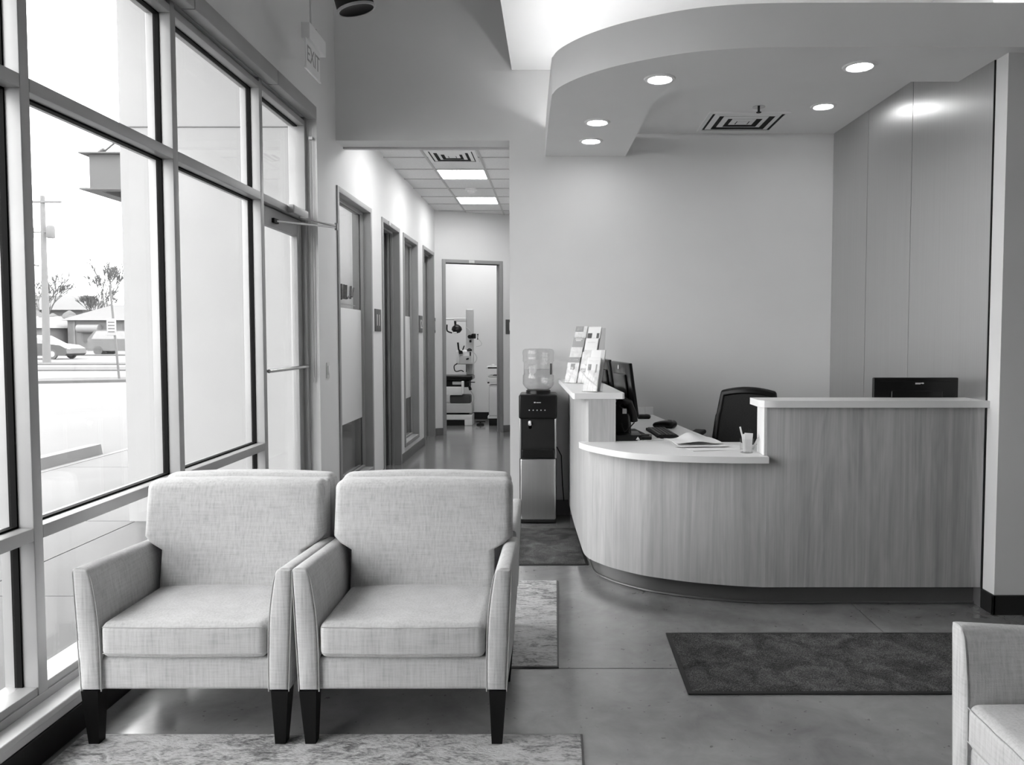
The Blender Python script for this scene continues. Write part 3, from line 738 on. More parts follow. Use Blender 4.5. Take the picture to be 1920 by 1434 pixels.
# patterned card behind the phone
t = thing('patterned_card', 'patterned card standing behind the black phone', 'card', (.42, 4.9, .79))
MB().rb(.37, .50, 4.905, 4.91, .79, 1.03, .001).build('card', 'paperm', t)
for k in range(12):
    MB().rb(.385 + (k % 4) * .028, .40 + (k % 4) * .028, 4.902, 4.906, .87 + (k // 4) * .05 + (k % 2) * .01, .89 + (k // 4) * .05 + (k % 2) * .01, .001).build('pattern_patch', 'paperd', t)

# loose papers
def sheet_paper(name, lab, x_, y_, rz, w_, h_, z, hump=0, group='papers stacked on the counter'):
    nx, ny = 14, 10; v = []; f = []
    for lay in (0, .0012):
        for i in range(nx + 1):
            for j in range(ny + 1):
                u, q = i / nx, j / ny
                zz = lay + hump * math.exp(-((u - .55) / .2) ** 2) * (.3 + .7 * q) + .004 * math.sin(6 * u + 3 * q) * (1 if hump else .2) + (.004 if hump else .001)
                v.append(((u - .5) * w_, (q - .5) * h_, zz))
    n = (nx + 1) * (ny + 1)
    def I(i, j, l): return l * n + i * (ny + 1) + j
    for i in range(nx):
        for j in range(ny):
            f.append((I(i, j, 1), I(i + 1, j, 1), I(i + 1, j + 1, 1), I(i, j + 1, 1))); f.append((I(i, j, 0), I(i, j + 1, 0), I(i + 1, j + 1, 0), I(i + 1, j, 0)))
    for i in range(nx): f.append((I(i, 0, 0), I(i + 1, 0, 0), I(i + 1, 0, 1), I(i, 0, 1))); f.append((I(i, ny, 1), I(i + 1, ny, 1), I(i + 1, ny, 0), I(i, ny, 0)))
    for j in range(ny): f.append((I(0, j, 1), I(0, j + 1, 1), I(0, j + 1, 0), I(0, j, 0))); f.append((I(nx, j, 0), I(nx, j + 1, 0), I(nx, j + 1, 1), I(nx, j, 1)))
    o = MB().add(v, f).build(name, 'paper', None, True, 80); o.location = (x_, y_, z); o.rotation_euler = (0, 0, R(rz))
    tag(o, lab, 'paper', group)
sheet_paper('paper_sheet', 'flat sheet closest to the pen cup', .86, 4.06, 12, .30, .20, .790)
sheet_paper('paper_sheet', 'white sheet in the middle of the paper pile', .81, 4.15, 6, .27, .21, .797)
sheet_paper('paper_sheet', 'flat white sheet at the bottom of the paper pile', .80, 4.17, -2, .27, .21, .792)
sheet_paper('paper_sheet', 'curled white sheet on top of the paper pile', .78, 4.20, 10, .27, .22, .806, .032)

# pen cup
t = thing('pen_cup', 'clear cup of cards and pens beside the raised ledge', 'cup', (0, 0, 0))
MB().lathe([(.030, 0), (.033, .002), (.036, .075)], 0, 0, 24, caps=False).lathe([(.030, 0), (.030, .004)], 0, 0, 24).build('cup', 'acr', t)
MB().rb(-.022, .022, -.012, -.008, .006, .105, .001, T=Matrix.Rotation(R(4), 4, 'Y')).build('card', 'paper', t)
MB().rb(-.018, .020, -.004, .0, .006, .100, .001, T=Matrix.Rotation(R(-6), 4, 'Y')).build('card', 'paper', t)
MB().rb(-.004, .004, .004, .010, .01, .14, .002, T=Matrix.Rotation(R(-14), 4, 'Y')).build('pen', 'paper', t)
for k in range(3): MB().tube([(.005 + .006 * k, .012, .01), (.004 + .011 * k, .018, .12 + .006 * (k % 2))], .0025, 6).build('pen', 'matte', t)
MB().rb(-.006, .006, -.002, .002, .02, .12, .001, T=Matrix.Translation((.02, 0, 0)) @ Matrix.Rotation(R(28), 4, 'Y')).build('card', 'paperm', t)
t.location = (1.005, 3.885, .790)

# brochure holders
def pocket(t, x0, y0, w_, h_, z0, face, sc_=1, lean=.30, band=None, n=3):
    # acrylic pocket with a few leaflets leaning back
    f_ = lambda x, y, z: (x, y + (z - z0) * lean, z)
    MB().rb(x0, x0 + w_, y0 - .002, y0, z0, z0 + h_ * .62, .0008, 1, 1, fn=f_).build('acrylic_front', 'acr', t)
    for k in range(n):
        b = MB().rb(x0 + .004, x0 + w_ - .004, y0 + .002 + k * .004, y0 + .005 + k * .004, z0 + .002, z0 + h_ - .004 * k, .0006, 1, 1, fn=f_).build('leaflet', face if k == 0 else ('paperg' if k == 1 else 'paper'), t)
        if k == 0 and band:
            for (u0, u1, q0, q1, mt) in band:
                MB().rb(x0 + .004 + (w_ - .008) * u0, x0 + .004 + (w_ - .008) * u1, y0 + .0008, y0 + .002, z0 + h_ * q0, z0 + h_ * q1, .0003, 1, 1, fn=f_).build('print', mt, b)
def sideplate(t, x, pts):
    # pts are (y, z) of the side profile
    n = len(pts); v = [(x, a, b) for a, b in pts] + [(x + .003, a, b) for a, b in pts]
    f = [tuple(reversed(range(n))), tuple(range(n, 2 * n))] + [(i, (i + 1) % n, (i + 1) % n + n, i + n) for i in range(n)]
    MB().add(v, f).build('acrylic_side', 'acr', t, False)
t = thing('brochure_rack', 'tiered clear brochure rack in two columns on the left ledge', 'brochure rack', (0, 0, 0))
TX = [(.1, .9, .84, .96, 'paperg')]
for c_i in range(2):
    x0 = -.115 + c_i * .118
    for r_i in range(4 if c_i == 0 else 3):
        zz = .004 + r_i * (.075 if c_i == 0 else .105); yy = -.06 + r_i * (.034 if c_i == 0 else .048)
        if c_i == 0:
            fc = ['paper', 'paperm', 'paperg', 'paperm'][r_i]
            bd = [[(0, 1, .78, .99, 'paperg'), (.12, .85, .88, .91, 'paper'), (.3, .66, .5, .74, 'paperg'), (.4, .58, .54, .70, 'paperm'), (.05, .4, .06, .16, 'paperm')], [], [(.2, .8, .93, .96, 'paper'), (.25, .7, .87, .90, 'paper')], [(.0, .7, .80, 1.0, 'paperg'), (.15, .55, .92, .94, 'paper'), (.15, .55, .85, .89, 'paper')]][r_i]
            pocket(t, x0, yy, .112, .20 if r_i < 3 else .215, zz, fc, band=bd)
        else:
            fc = ['paperm', 'paper', 'paper'][r_i]
            bd = [[(.1, .6, .42, .47, 'paperg'), (.3, .7, .36, .40, 'paperg'), (.5, .75, .28, .34, 'paperg'), (0, 1, .02, .26, 'paper')], [(.2, .8, .86, .89, 'paperm')], [(0, .35, .55, .78, 'paperd'), (.72, .92, .4, .78, 'paperd')]][r_i]
            pocket(t, x0, yy, .118, .24 if r_i < 2 else .225, zz, fc, band=bd)
MB().rb(-.118, .128, -.075, .115, 0, .004, .001).build('acrylic_base', 'acr', t)
sideplate(t, .128, [(-.07, .004), (.11, .004), (.145, .43), (.08, .43)])
t.location = (.185, 5.24, 1.070); t.rotation_euler = (0, 0, R(-33)); t.scale = (.92, .95, .90)
t = thing('leaflet_holder', 'single clear leaflet holder on the front end of the left ledge', 'brochure rack', (0, 0, 0))
pocket(t, -.055, -.045, .108, .215, .003, 'paper', band=[(.15, .85, .90, .915, 'paperm'), (.15, .8, .86, .87, 'paperm'), (.12, .36, .62, .80, 'paperg'), (.18, .30, .66, .76, 'paper'), (.20, .27, .5, .62, 'paperm'), (.70, .80, .55, .8, 'paperg'), (0, 1, .22, .42, 'paperm'), (0, 1, .01, .22, 'paper')], n=4)
MB().rb(-.05, .053, -.008, .0, .003, .265, .001, 1, 1, fn=lambda x, y, z: (x, y + z * .30, z)).build('back_leaflet', 'paper', t)
MB().rb(-.056, .056, -.055, .03, 0, .003, .001).build('acrylic_base', 'acr', t)
sideplate(t, .053, [(-.047, .003), (.03, .003), (.075, .265), (.012, .265)])
t.location = (.228, 4.44, 1.070); t.rotation_euler = (0, 0, R(-30)); t.scale = (.9, 1, .93)

# office chair behind the desk
t = thing('office_chair', 'black mesh-backed office chair behind the counter', 'chair', (0, 0, 0))
def bk(x, y, z):
    u = (z - .62) / .46
    wd = 1.0 - .22 * max(0, u) ** 1.5
    return (x * wd, y + .10 * u + .30 * x * x * 1.2 - .10 * x * x, z - .03 - (.03 * (x / .24) ** 2 if z > .9 else 0))
fr = MB()
fr.rb(-.24, -.195, .20, .235, .58, 1.08, .016, 3, 10, fn=bk).rb(.195, .24, .20, .235, .58, 1.08, .016, 3, 10, fn=bk)
fr.rb(-.24, .24, .20, .235, 1.03, 1.08, .016, 3, 10, fn=bk).rb(-.24, .24, .20, .235, .56, .64, .016, 3, 10, fn=bk)
fr.build('back_frame', 'black', t)
MB().rb(-.20, .20, .21, .220, .60, 1.06, .004, 1, 10, fn=bk).build('mesh_back', 'mesh', t)
MB().rb(-.25, .25, -.26, .22, .42, .50, .03, 3, 4).build('seat', 'mesh', t)
for s_ in (-1, 1):
    MB().rb(s_ * .29 - .04, s_ * .29 + .04, -.17, .13, .735, .765, .013, 3, 3, fn=lambda x, y, z: (x, y, z - .03 * max(0, y / .13) ** 2 if False else z)).build('armrest', 'matte', t)
    MB().tube([(s_ * .29, 0, .735), (s_ * .29, .02, .52), (s_ * .2, .02, .43)], .016, 8).build('arm_post', 'matte', t)
MB().tube([(0, .05, .43), (0, .05, .10)], .028, 12).build('gas_lift', 'matte', t)
MB().tube([(0, .1, .44), (0, .24, .46), (0, .25, .62)], .022, 8).build('back_bracket', 'matte', t)
for k in range(5):
    a = 2 * PI * k / 5
    MB().tube([(0, .05, .10), (.28 * math.cos(a), .05 + .28 * math.sin(a), .07)], [.03, .016], 8).build('leg', 'matte', t)
    MB().tube([(.28 * math.cos(a) - .014, .05 + .28 * math.sin(a), .028), (.28 * math.cos(a) + .014, .05 + .28 * math.sin(a), .028)], .028, 12).build('caster', 'black', t)
t.location = (1.22, 4.86, 0); t.rotation_euler = (0, 0, R(-22))

# ================================================================== WATER COOLER
CXc = -.124; CF = 5.51
t = thing('water_cooler', 'black and brushed steel water cooler against the back wall', 'water cooler', (CXc, CF + .13, 0))
MB().rb(CXc - .138, CXc + .138, CF + .012, CF + .28, .02, .80, .014, 3).build('side_body', 'matte', t)
MB().rb(CXc - .134, CXc + .134, CF, CF + .03, .03, .492, .016, 3).build('lower_door', 'steel', t)
MB().rb(CXc - .139, CXc + .139, CF + .004, CF + .28, .008, .04, .01, 2).build('foot_plinth', 'matte', t)
for s_ in (-1, 1): MB().rb(CXc + s_ * .131 - .006, CXc + s_ * .131 + .006, CF + .006, CF + .03, .49, .80, .003).build('side_strip', 'steel', t)
MB().rb(CXc - .122, CXc + .122, CF + .020, CF + .05, .50, .80, .01, 2).build('dispensing_recess', 'black', t)
MB().rb(CXc - .122, CXc + .122, CF - .012, CF + .03, .492, .560, .012, 3).build('drip_tray', 'black', t)
MB().rb(CXc - .112, CXc + .112, CF - .008, CF + .02, .559, .564, .001).build('drip_grille', 'matte', t)
MB().rb(CXc - .142, CXc + .142, CF - .004, CF + .28, .785, .968, .016, 3).build('control_head', 'black', t)
MB().tube([(CXc - .060, CF + .012, .765), (CXc - .060, CF - .008, .745)], .012, 12).build('spout', 'white', t)
MB().lathe([(.013, 0), (.013, .006)], 0, 0, 20, Matrix.Translation((CXc - .058, CF + .018, .724)) @ Matrix.Rotation(R(90), 4, 'X')).build('tap_button', 'white', t)
for k in range(5): MB().lathe([(.0045, 0), (.0045, .002)], 0, 0, 10, Matrix.Translation((CXc - .064 + k * .029, CF - .003, .852)) @ Matrix.Rotation(R(90), 4, 'X')).build('indicator', 'logo', t)
MB().rb(CXc - .030, CXc - .017, CF - .0055, CF - .003, .905, .914, .001).rb(CXc - .012, CXc + .022, CF - .0055, CF - .003, .906, .911, .001).build('logo', 'logo', t)
MB().lathe([(.095, .966), (.092, .99), (.085, .995)], CXc, CF + .14, 28).build('bottle_collar', 'black', t)
MB().tube([(CXc + .14, CF + .2, .55), (CXc + .175, CF + .21, .48), (CXc + .185, CF + .22, .25), (CXc + .195, CF + .24, .12)], .004, 6).build('power_cord', 'matte', t)
t = thing('water_bottle', 'large ribbed water bottle upside down on the cooler', 'bottle', (CXc, CF + .14, .99))
zb = .99
prof = [(.05, zb - .015), (.075, zb + .002), (.10, zb + .02), (.116, zb + .042), (.120, zb + .058), (.1175, zb + .072), (.120, zb + .085), (.1185, zb + .10), (.119, zb + .112), (.112, zb + .122), (.111, zb + .20), (.112, zb + .212), (.1185, zb + .222), (.118, zb + .245), (.116, zb + .257), (.119, zb + .268), (.121, zb + .285), (.116, zb + .303), (.10, zb + .313), (.05, zb + .316)]
MB().lathe(prof, CXc, CF + .14, 32).build('bottle_shell', 'bottle', t)
MB().lathe([(r_ - .004, z) for r_, z in prof if z < zb + .155] + [(.107, zb + .158)], CXc, CF + .14, 32).build('water', 'water', t)
MB().rb(CXc - .075, CXc - .02, CF + .027, CF + .034, zb + .128, zb + .20, .004).build('grip_label', 'acr', t)
MB().rb(CXc + .088, CXc + .104, CF + .075, CF + .10, zb + .122, zb + .205, .006).build('handle', 'sign', t)

# ================================================================== FLOOR COVERINGS
def rug(name, x0, x1, ya, yb, th, m1, m2, lab, cat, skew=0):
    t = thing(name, lab, cat, ((x0 + x1) / 2, (ya + yb) / 2, 0))
    e = .018 if 'mat' in name else .007
    f_ = lambda x, y, z: (x - skew * (y - ya) / (yb - ya) * (1 if x > (x0 + x1) / 2 else 0), y, z)
    MB().rb(x0, x1, ya, yb, 0, th * .7, .003, 2, 1, fn=f_).build('edge_binding', m2, t)
    MB().rb(x0 + e, x1 - e, ya + e, yb - e, .001, th, .003, 2, 1, fn=f_).build('pile', m1, t)
rug('area_rug', -1.655, .098, .3, 2.56, .010, 'rug', 'rugedge', 'pale distressed rug under the two front armchairs', 'rug')
rug('area_rug', -1.60, .018, 3.089, 4.206, .010, 'rug', 'rugedge', 'pale distressed rug under the rear armchairs', 'rug')
rug('floor_mat', -.95, .209, 4.504, 5.38, .008, 'mat', 'matedge', 'dark grey floor mat in front of the water cooler', 'mat', .045)
rug('floor_mat', .522, 2.9, 2.855, 3.455, .010, 'mat', 'matedge', 'long dark mat in front of the reception desk', 'mat')

# ================================================================== ARMCHAIRS
def armchair():
    t = thing('armchair', '', 'armchair', (0, 0, 0), 'light grey fabric armchairs')
    F0, B0 = -.262, .262
    # base frame
    MB().rb(-.315, .315, F0 + .016, .22, .185, .300, .018, 3, 3).build('seat_rail', 'fabric', t)
    # arms: thin at the top, thicker below, flaring outwards, rounded top
    for s_ in (-1, 1):
        def af(x, y, z, s_=s_):
            u = max(0, min(1, (z - .19) / .42))
            xo = .352 + .019 * u; xi = .284 + .018 * u + .012 * max(0, (u - .5) / .5) ** 2
            q = (x + .5)
            sl = -.030 * (y - F0) / (B0 - F0) * u
            b = .006 * math.sin(PI * u)
            return (s_ * (xi - b + (xo - xi + b) * q), y, z + sl)
        m = MB().rb(-.5, .5, F0, .235, .19, .612, .03, 1, 1)
        m = MB()
        # cross-section in (q, z) extruded along y with a softened front edge
        prof = []
        def P(xo, z): return (xo, z)
        sec = [(1, .19), (1, .30), (1, .42), (1, .53), (1, .588), (.95, .604), (.82, .611), (.5, .613), (.22, .609), (.06, .596), (0, .565), (0, .48), (0, .38), (0, .28), (0, .19)]
        sec = crom(sec, 3)
        rows_ = [(F0 + .000, .80), (F0 + .003, .90), (F0 + .009, .965), (F0 + .018, 1.0)] + [(F0 + .018 + (.235 - F0 - .018) * k / 8, 1.0) for k in range(1, 9)]
        V = []; Fc = []; n = len(sec)
        for (yy, k_) in rows_:
            for (q, z) in sec:
                inset = (1 - k_) * .055
                zq = min(z, .613 - inset) if z > .4 else max(z, .19 + inset)
                dd = inset / .07
                qq = max(dd, min(1 - dd, q))
                p_ = af(qq - .5, yy, zq); V.append(p_)
        for i in range(len(rows_) - 1):
            for k in range(n - 1):
                a = i * n + k
                Fc.append((a, a + 1, a + n + 1, a + n))
            Fc.append((i * n + n - 1, i * n, (i + 1) * n, (i + 1) * n + n - 1))
        Fc.append(tuple(reversed(range(n)))); Fc.append(tuple(range((len(rows_) - 1) * n, len(rows_) * n)))
        if s_ < 0: Fc = [tuple(reversed(x)) for x in Fc]
        Fc = [tuple(reversed(x)) for x in Fc]
        m.add(V, Fc)
        arm = m.build('arm', 'fabric', t, True, 60)
        pp = [V[3 * n + k] for k in range(n) if 0 <= k]
        MB().tube([(p_[0] - s_ * .0 , p_[1] - .012, p_[2] - .003) for p_ in pp], .0022, 6).build('piping', 'seam', arm)
    # seat cushion
    def sf_(x, y, z):
        u = (x / .28); v_ = (y + .04) / .24
        cr = .020 * (1 - u * u) * (1 - min(1, v_ * v_)) if z > .37 else 0
        wr = .0016 * math.sin(60 * x) * math.exp(-((y + .27) / .05) ** 2) * (1 - u * u)
        fb = -.008 * (1 - u * u) if y < -.2 else 0
        return (x, y + fb + wr, z + cr)
    cu = MB().rb(-.281, .281, F0 - .004, .17, .302, .425, .028, 4, 16, fn=sf_).build('seat_cushion', 'fabric', t, True, 60)
    for zz in (.322, .412):
        pts = [sf_(-.281 + .562 * k / 24 if 0 < k < 24 else (-.270 if k == 0 else .270), F0 - .002, zz) for k in range(25)]
        MB().tube([(p_[0], p_[1] - .0005, zz + (p_[2] - zz) * 0) for p_ in pts], .0017, 5).build('piping', 'seam', cu)
    # backrest: T shaped, leaning back
    def bf(x, y, z):
        u = max(0, min(1, (z - .565) / .035)); u = u * u * (3 - 2 * u)
        hw = .279 + (.349 - .279) * u
        xx = x / .35 * hw
        yy = y + (z - .40) * .17 - .012 * (1 - (x / .35) ** 2) * (1 if y < .15 else 0)
        zc_ = z + (.010 * (1 - (x / .35) ** 2) if z > .7 else 0)
        return (xx, yy, zc_)
    MB().rb(-.35, .35, .095, .185, .30, .822, .032, 4, 18, fn=bf).build('backrest', 'fabric', t, True, 60)
    def of(x, y, z):
        u = max(0, min(1, (z - .19) / .6))
        return (x, y + (z - .4) * .05, z)
    MB().rb(-.345, .345, .190, .262, .19, .812, .02, 3, 4, fn=of).build('outer_back', 'fabric', t, True, 60)
    for sx in (-1, 1):
        for (yy, sp) in ((-.232, 0), (.215, .012)):
            v = []
            for (z, h_, oy) in ((.19, .029, 0), (0.001, .018, sp)):
                cx = sx * (.322 - (.004 if z < .1 else 0)); v += [(cx - h_, yy - h_ + oy, z), (cx + h_, yy - h_ + oy, z), (cx + h_, yy + h_ + oy, z), (cx - h_, yy + h_ + oy, z)]
            MB().add(v, [(0, 1, 2, 3), (7, 6, 5, 4), (0, 4, 5, 1), (1, 5, 6, 2), (2, 6, 7, 3), (3, 7, 4, 0)]).build('leg', 'leg', t, False)
    return t
ch = armchair()
places = [(-1.254, 2.737, 0, 'light grey fabric armchair closest to the window, facing out', .009), (-.515, 2.737, 0, 'light grey fabric armchair nearer the desk, facing out', .009),
          (-1.262, 3.305, 180, 'grey armchair behind the window-side chair, back to back with it', .009), (-.530, 3.305, 180, 'grey armchair with its back to the desk-side chair, facing the corridor', .009),
          (1.365, 1.674, -90, 'armchair cut off at the lower right corner, facing the windows', .0)]
for i, (x_, y_, rz, lab, z) in enumerate(places):
    o = ch if i == 0 else dup(ch)
    o.location = (x_, y_, z); o.rotation_euler = (0, 0, R(rz)); o['label'] = lab

# ================================================================== TREATMENT UNIT IN THE END ROOM
U = Matrix.Translation((-1.77, 11.75, 0))
t = thing('treatment_chair', 'white and black treatment chair with pole-mounted instruments', 'medical chair', (-1.45, 11.8, 0))
def ub(nm, x0, x1, z0, z1, mt, ya=-.12, yb=.2, r=.01):
    return MB().rb(x0, x1, ya, yb, z0, z1, r, 3, T=U).build(nm, mt, t)
ub('base_plate', -.4, .48, .09, .17, 'white'); ub('base_plate', .36, .48, .0, .1, 'white'); ub('base_recess', -.4, .37, .0, .1, 'matte', -.10, .18)
ub('base_gap', -.3, .42, .165, .205, 'matte', -.08, .16); ub('base_body', -.4, .48, .20, .345, 'offwhite')
ub('dark_opening_fill', .12, .45, .34, .48, 'sign', -.06, .15, .03); ub('side_panel', -.4, .33, .48, .61, 'white', -.14, .1)  # dark block below the side panel paints the shade of an open gap
ub('seat_frame', -.4, .43, .60, .715, 'matte', -.08, .2); ub('side_cover', .17, .33, .64, .69, 'offwhite', -.10, -.07); ub('seat', -.4, .487, .713, .785, 'black', -.14, .25, .025)
ub('front_handle', .32, .36, .50, .70, 'white', -.17, -.13); ub('armrest', .40, .53, .675, .690, 'black', -.16, -.12, .006)
ub('pole', .355, .473, .78, 1.83, 'offwhite', .16, .28, .02); ub('lamp_arm', .17, .36, 1.63, 1.69, 'white', .12, .2); ub('lamp_arm', -.2, .18, 1.655, 1.685, 'white', .12, .18)
MB().lathe([(.0, -.068), (.05, -.055), (.085, -.01), (.075, .03), (.045, .06), (.015, .075)], 0, 0, 24, U @ Matrix.Translation((.219, .1, 1.51))).build('lamp_head', 'black', t)
MB().rb(.18, .225, .0, .06, 1.435, 1.465, .006, T=U).build('lamp_lens', 'white', t)
MB().tube([(.19, .12, 1.64), (.195, .12, 1.575)], .018, 10, U).build('lamp_joint', 'black', t)
MB().tube(crom([(.064, .1, 1.58), (.066, .08, 1.50), (.09, .06, 1.47), (.15, .06, 1.45)], 5), .012, 8, U).build('lamp_handle', 'black', t)
MB().rb(.46, .525, .02, .12, 1.36, 1.44, .015, 3, T=U).build('camera_head', 'black', t)
MB().tube([(.43, .0, 1.39), (.45, .1, 1.39), (.47, .12, 1.39)], [.03, .038, .03], 14, U).build('eyepiece', 'black', t)
MB().rb(.42, .455, .05, .09, 1.30, 1.34, .008, T=U).build('grip', 'black', t)
MB().tube([(.55, .05, 1.345), (.56, .05, 1.43)], .006, 6, U).tube([(.545, .05, 1.42), (.565, .05, 1.43)], .009, 6, U).tube([(.545, .05, 1.35), (.565, .05, 1.355)], .009, 6, U).build('bracket', 'matte', t)
MB().tube(crom([(.365, .1, 1.54), (.42, .05, 1.50), (.455, .05, 1.44)], 5), .006, 6, U).build('cable', 'offwhite', t)
MB().tube(crom([(.57, .05, 1.35), (.615, .05, 1.29), (.60, .05, 1.25), (.53, .05, 1.235)], 5), .005, 6, U).build('cable', 'offwhite', t)
ub('instrument_head', .215, .475, .955, 1.18, 'white', .0, .16, .03); ub('instrument_panel', .27, .46, .96, 1.10, 'offwhite', -.01, .01)
MB().tube([(.250, -.02, 1.30), (.262, -.02, 1.19), (.29, -.02, 1.15)], [.014, .014, .02], 8, U).tube([(.29, -.02, 1.17), (.30, -.02, 1.12)], [.03, .032], 10, U).build('handpiece', 'black', t)
MB().tube([(.35, -.02, 1.25), (.325, -.02, 1.18)], .009, 8, U).build('handpiece', 'black', t)
MB().lathe([(.045, 1.165), (.04, 1.19), (.015, 1.21)], .425, .03, 16, U).build('dome_cover', 'black', t)
MB().tube([(.445, -.02, 1.15), (.445, -.02, 1.09)], [.013, .010], 8, U).tube([(.38, -.02, 1.035), (.42, -.02, 1.05)], .012, 8, U).build('handpiece', 'black', t)
MB().tube(crom([(.47, 0, 1.17), (.53, 0, 1.10), (.54, 0, 1.03), (.49, 0, .96)], 5), .008, 6, U).build('hose', 'offwhite', t)
MB().tube(crom([(.24, -.02, .97), (.19, -.02, .93), (.20, -.02, .86), (.235, -.02, .845), (.30, -.02, .86), (.34, -.02, .84)], 5), .009, 6, U).build('hose', 'black', t)
MB().tube([(.44, -.14, .62), (.46, -.14, .56)], [.02, .024], 10, U).build('suction_tip', 'black', t)
MB().tube(crom([(.46, -.14, .56), (.50, -.14, .48), (.505, -.14, .40), (.47, -.12, .34)], 5), .012, 6, U).build('hose', 'offwhite', t)
MB().tube([(.365, .1, .83), (.365, .1, .95)], .006, 6, U).build('support_rod', 'matte', t)
t = thing('instrument_cart', 'narrow white instrument cart at the right of the end doorway', 'cart', (-.98, 11.8, 0))
def cb(nm, x0, x1, z0, z1, mt, ya=-.1, yb=.25, r=.006): return MB().rb(x0, x1, ya, yb, z0, z1, r, 2, T=U).build(nm, mt, t)
cb('tray', .70, .98, .89, .925, 'white'); cb('tray_insert', .725, .96, .895, .915, 'matte', -.105, .0); cb('shelf', .73, .98, .76, .78, 'offwhite'); cb('shelf_device', .80, .9, .77, .79, 'matte', -.08, .1)
cb('drawer_box', .71, .98, .67, .755, 'white'); cb('knob', .72, .75, .662, .685, 'matte', -.12, -.1); cb('body', .74, .98, .14, .63, 'offwhite'); cb('drawer_front', .75, .97, .16, .60, 'white', -.108, -.099); cb('foot', .72, .98, .11, .15, 'white'); cb('base', .74, .98, 0, .11, 'matte'); cb('rear_post', .93, .96, .15, .93, 'offwhite', .2, .23)
cb('bottle', .77, .82, .925, .955, 'white', 0, .05)
t = thing('stool_base', 'small black stand-in for a stool base beside the cart', 'stool', (-1.15, 11.7, 0))  # simplified stand-in for the caster base of a stool
MB().lathe([(.06, 0), (.06, .02), (.03, .035)], .60, -.05, 14, U).build('caster_base', 'matte', t)
MB().rb(.53, .68, -.07, -.03, .05, .065, .004, T=U).tube([(.60, -.05, .03), (.60, -.05, .055)], .012, 8, U).build('caster_bar', 'matte', t)

# ================================================================== OUTSIDE
og = sroot('ground_outside')
for (ya, yb) in ((-8, -.6), (-.6, 1.7), (1.7, 4.0), (4.0, 5.65), (5.65, 8.0), (8.0, 10.3), (10.3, 14)):
    for (xa, xb) in ((-3.2, -1.87), (-5.35, -3.2)):
        if ya >= 5.6 and xa > -4: continue
        MB().box(xa + .006, xb - .006, ya + .006, yb - .006, -.12, -.012).build('sidewalk_slab', 'walk', og, False)
MB().box(-70, -1.87, -10, 120, -.4, -.10).build('lot_base', 'groove', og, False)
MB().box(-23, -5.35, -10, 120, -.2, -.02).build('parking_lot', 'asphalt', og, False)
MB().box(-5.38, -5.30, -10, 14, -.15, -.008).build('curb', 'curb', og, False)
MB().box(-160, -23, -10, 220, -.2, -.02).build('road', 'asphalt', og, False)
MB().prism([(-40, 29.5), (-5, 31), (-5, 33.5), (-40, 33)], -.02, .03).build('verge', 'verge', og, False)
MB().prism([(-80, 36), (-5, 37), (-5, 38.5), (-80, 40.5)], -.02, .03).build('verge', 'verge', og, False)
MB().prism([(-17.5, 21.5), (-9, 24.5), (-9, 26), (-16, 24)], -.02, .06).build('verge', 'verge', og, False)
MB().box(-160, -10, 54, 56, -.02, .05).build('verge', 'verge', og, False)
o = MB().add([(-5.62, 7.0, -.02), (-5.45, 7.0, -.02), (-5.47, 7.0, .10), (-5.60, 7.0, .10), (-5.62, 8.95, -.02), (-5.45, 8.95, -.02), (-5.47, 8.95, .10), (-5.60, 8.95, .10)],
    [(0, 1, 2, 3), (7, 6, 5, 4), (0, 4, 5, 1), (1, 5, 6, 2), (2, 6, 7, 3), (3, 7, 4, 0)]).build('wheel_stop', 'curb')
rebase(o, (-5.53, 8, -.02)); tag(o, 'low concrete wheel stop at the edge of the parking lot', 'wheel stop')
# canopy steel
t = thing('canopy_beam', 'grey steel channel canopy projecting beyond the white wing wall', 'canopy', (-3.6, 6.2, 2.6))
for (z0, z1) in ((2.590, 2.603), (2.880, 2.893)):
    MB().box(-3.86, -3.22, 6.12, 6.22, z0, z1).build('flange', 'osteel', t, False)
    MB().box(-3.86, -3.74, 6.22, 7.8, z0, z1).build('flange', 'osteel', t, False)
MB().box(-3.79, -3.22, 6.165, 6.175, 2.603, 2.880).build('web', 'osteel', t, False)
MB().box(-3.80, -3.79, 6.165, 7.8, 2.603, 2.880).build('web', 'osteel', t, False)
MB().box(-3.78, -3.22, 6.19, 7.7, 2.66, 2.69).build('canopy_deck', 'osteel', t, False)
MB().tube([(-3.68, 6.16, 2.895), (-3.5, 6.16, 3.04), (-3.21, 6.16, 3.28)], .008, 8).tube([(-3.71, 6.16, 2.893), (-3.67, 6.16, 2.92)], .018, 8).build('tie_rod', 'osteel', t)
o = MB().rb(-3.10, -2.97, 5.632, 5.652, .02, .075, .004).build('wall_outlet', 'curb'); rebase(o, (-3.03, 5.645, .02)); tag(o, 'small grey box low on the white wing wall outside', 'outlet box')
MB().box(-3.22, -1.87, 5.643, 5.6505, 2.955, 2.962).build('panel_joint', 'curb', og, False)

# street sign
t = thing('street_sign', 'small rectangular sign on a leaning pole in the lot', 'sign', (-13.8, 23.6, 0))
MB().tube([(-13.78, 23.6, -.02), (-14.0, 23.6, 3.0)], .035, 8).build('sign_pole', 'opole', t)
MB().rb(-14.10, -13.80, 23.53, 23.55, 1.42, 1.95, .01).build('sign_panel', 'osign', t)
for k in range(4): MB().box(-14.05, -13.85, 23.525, 23.53, 1.52 + k * .1, 1.55 + k * .1).build('sign_line', 'bwin', t, False)
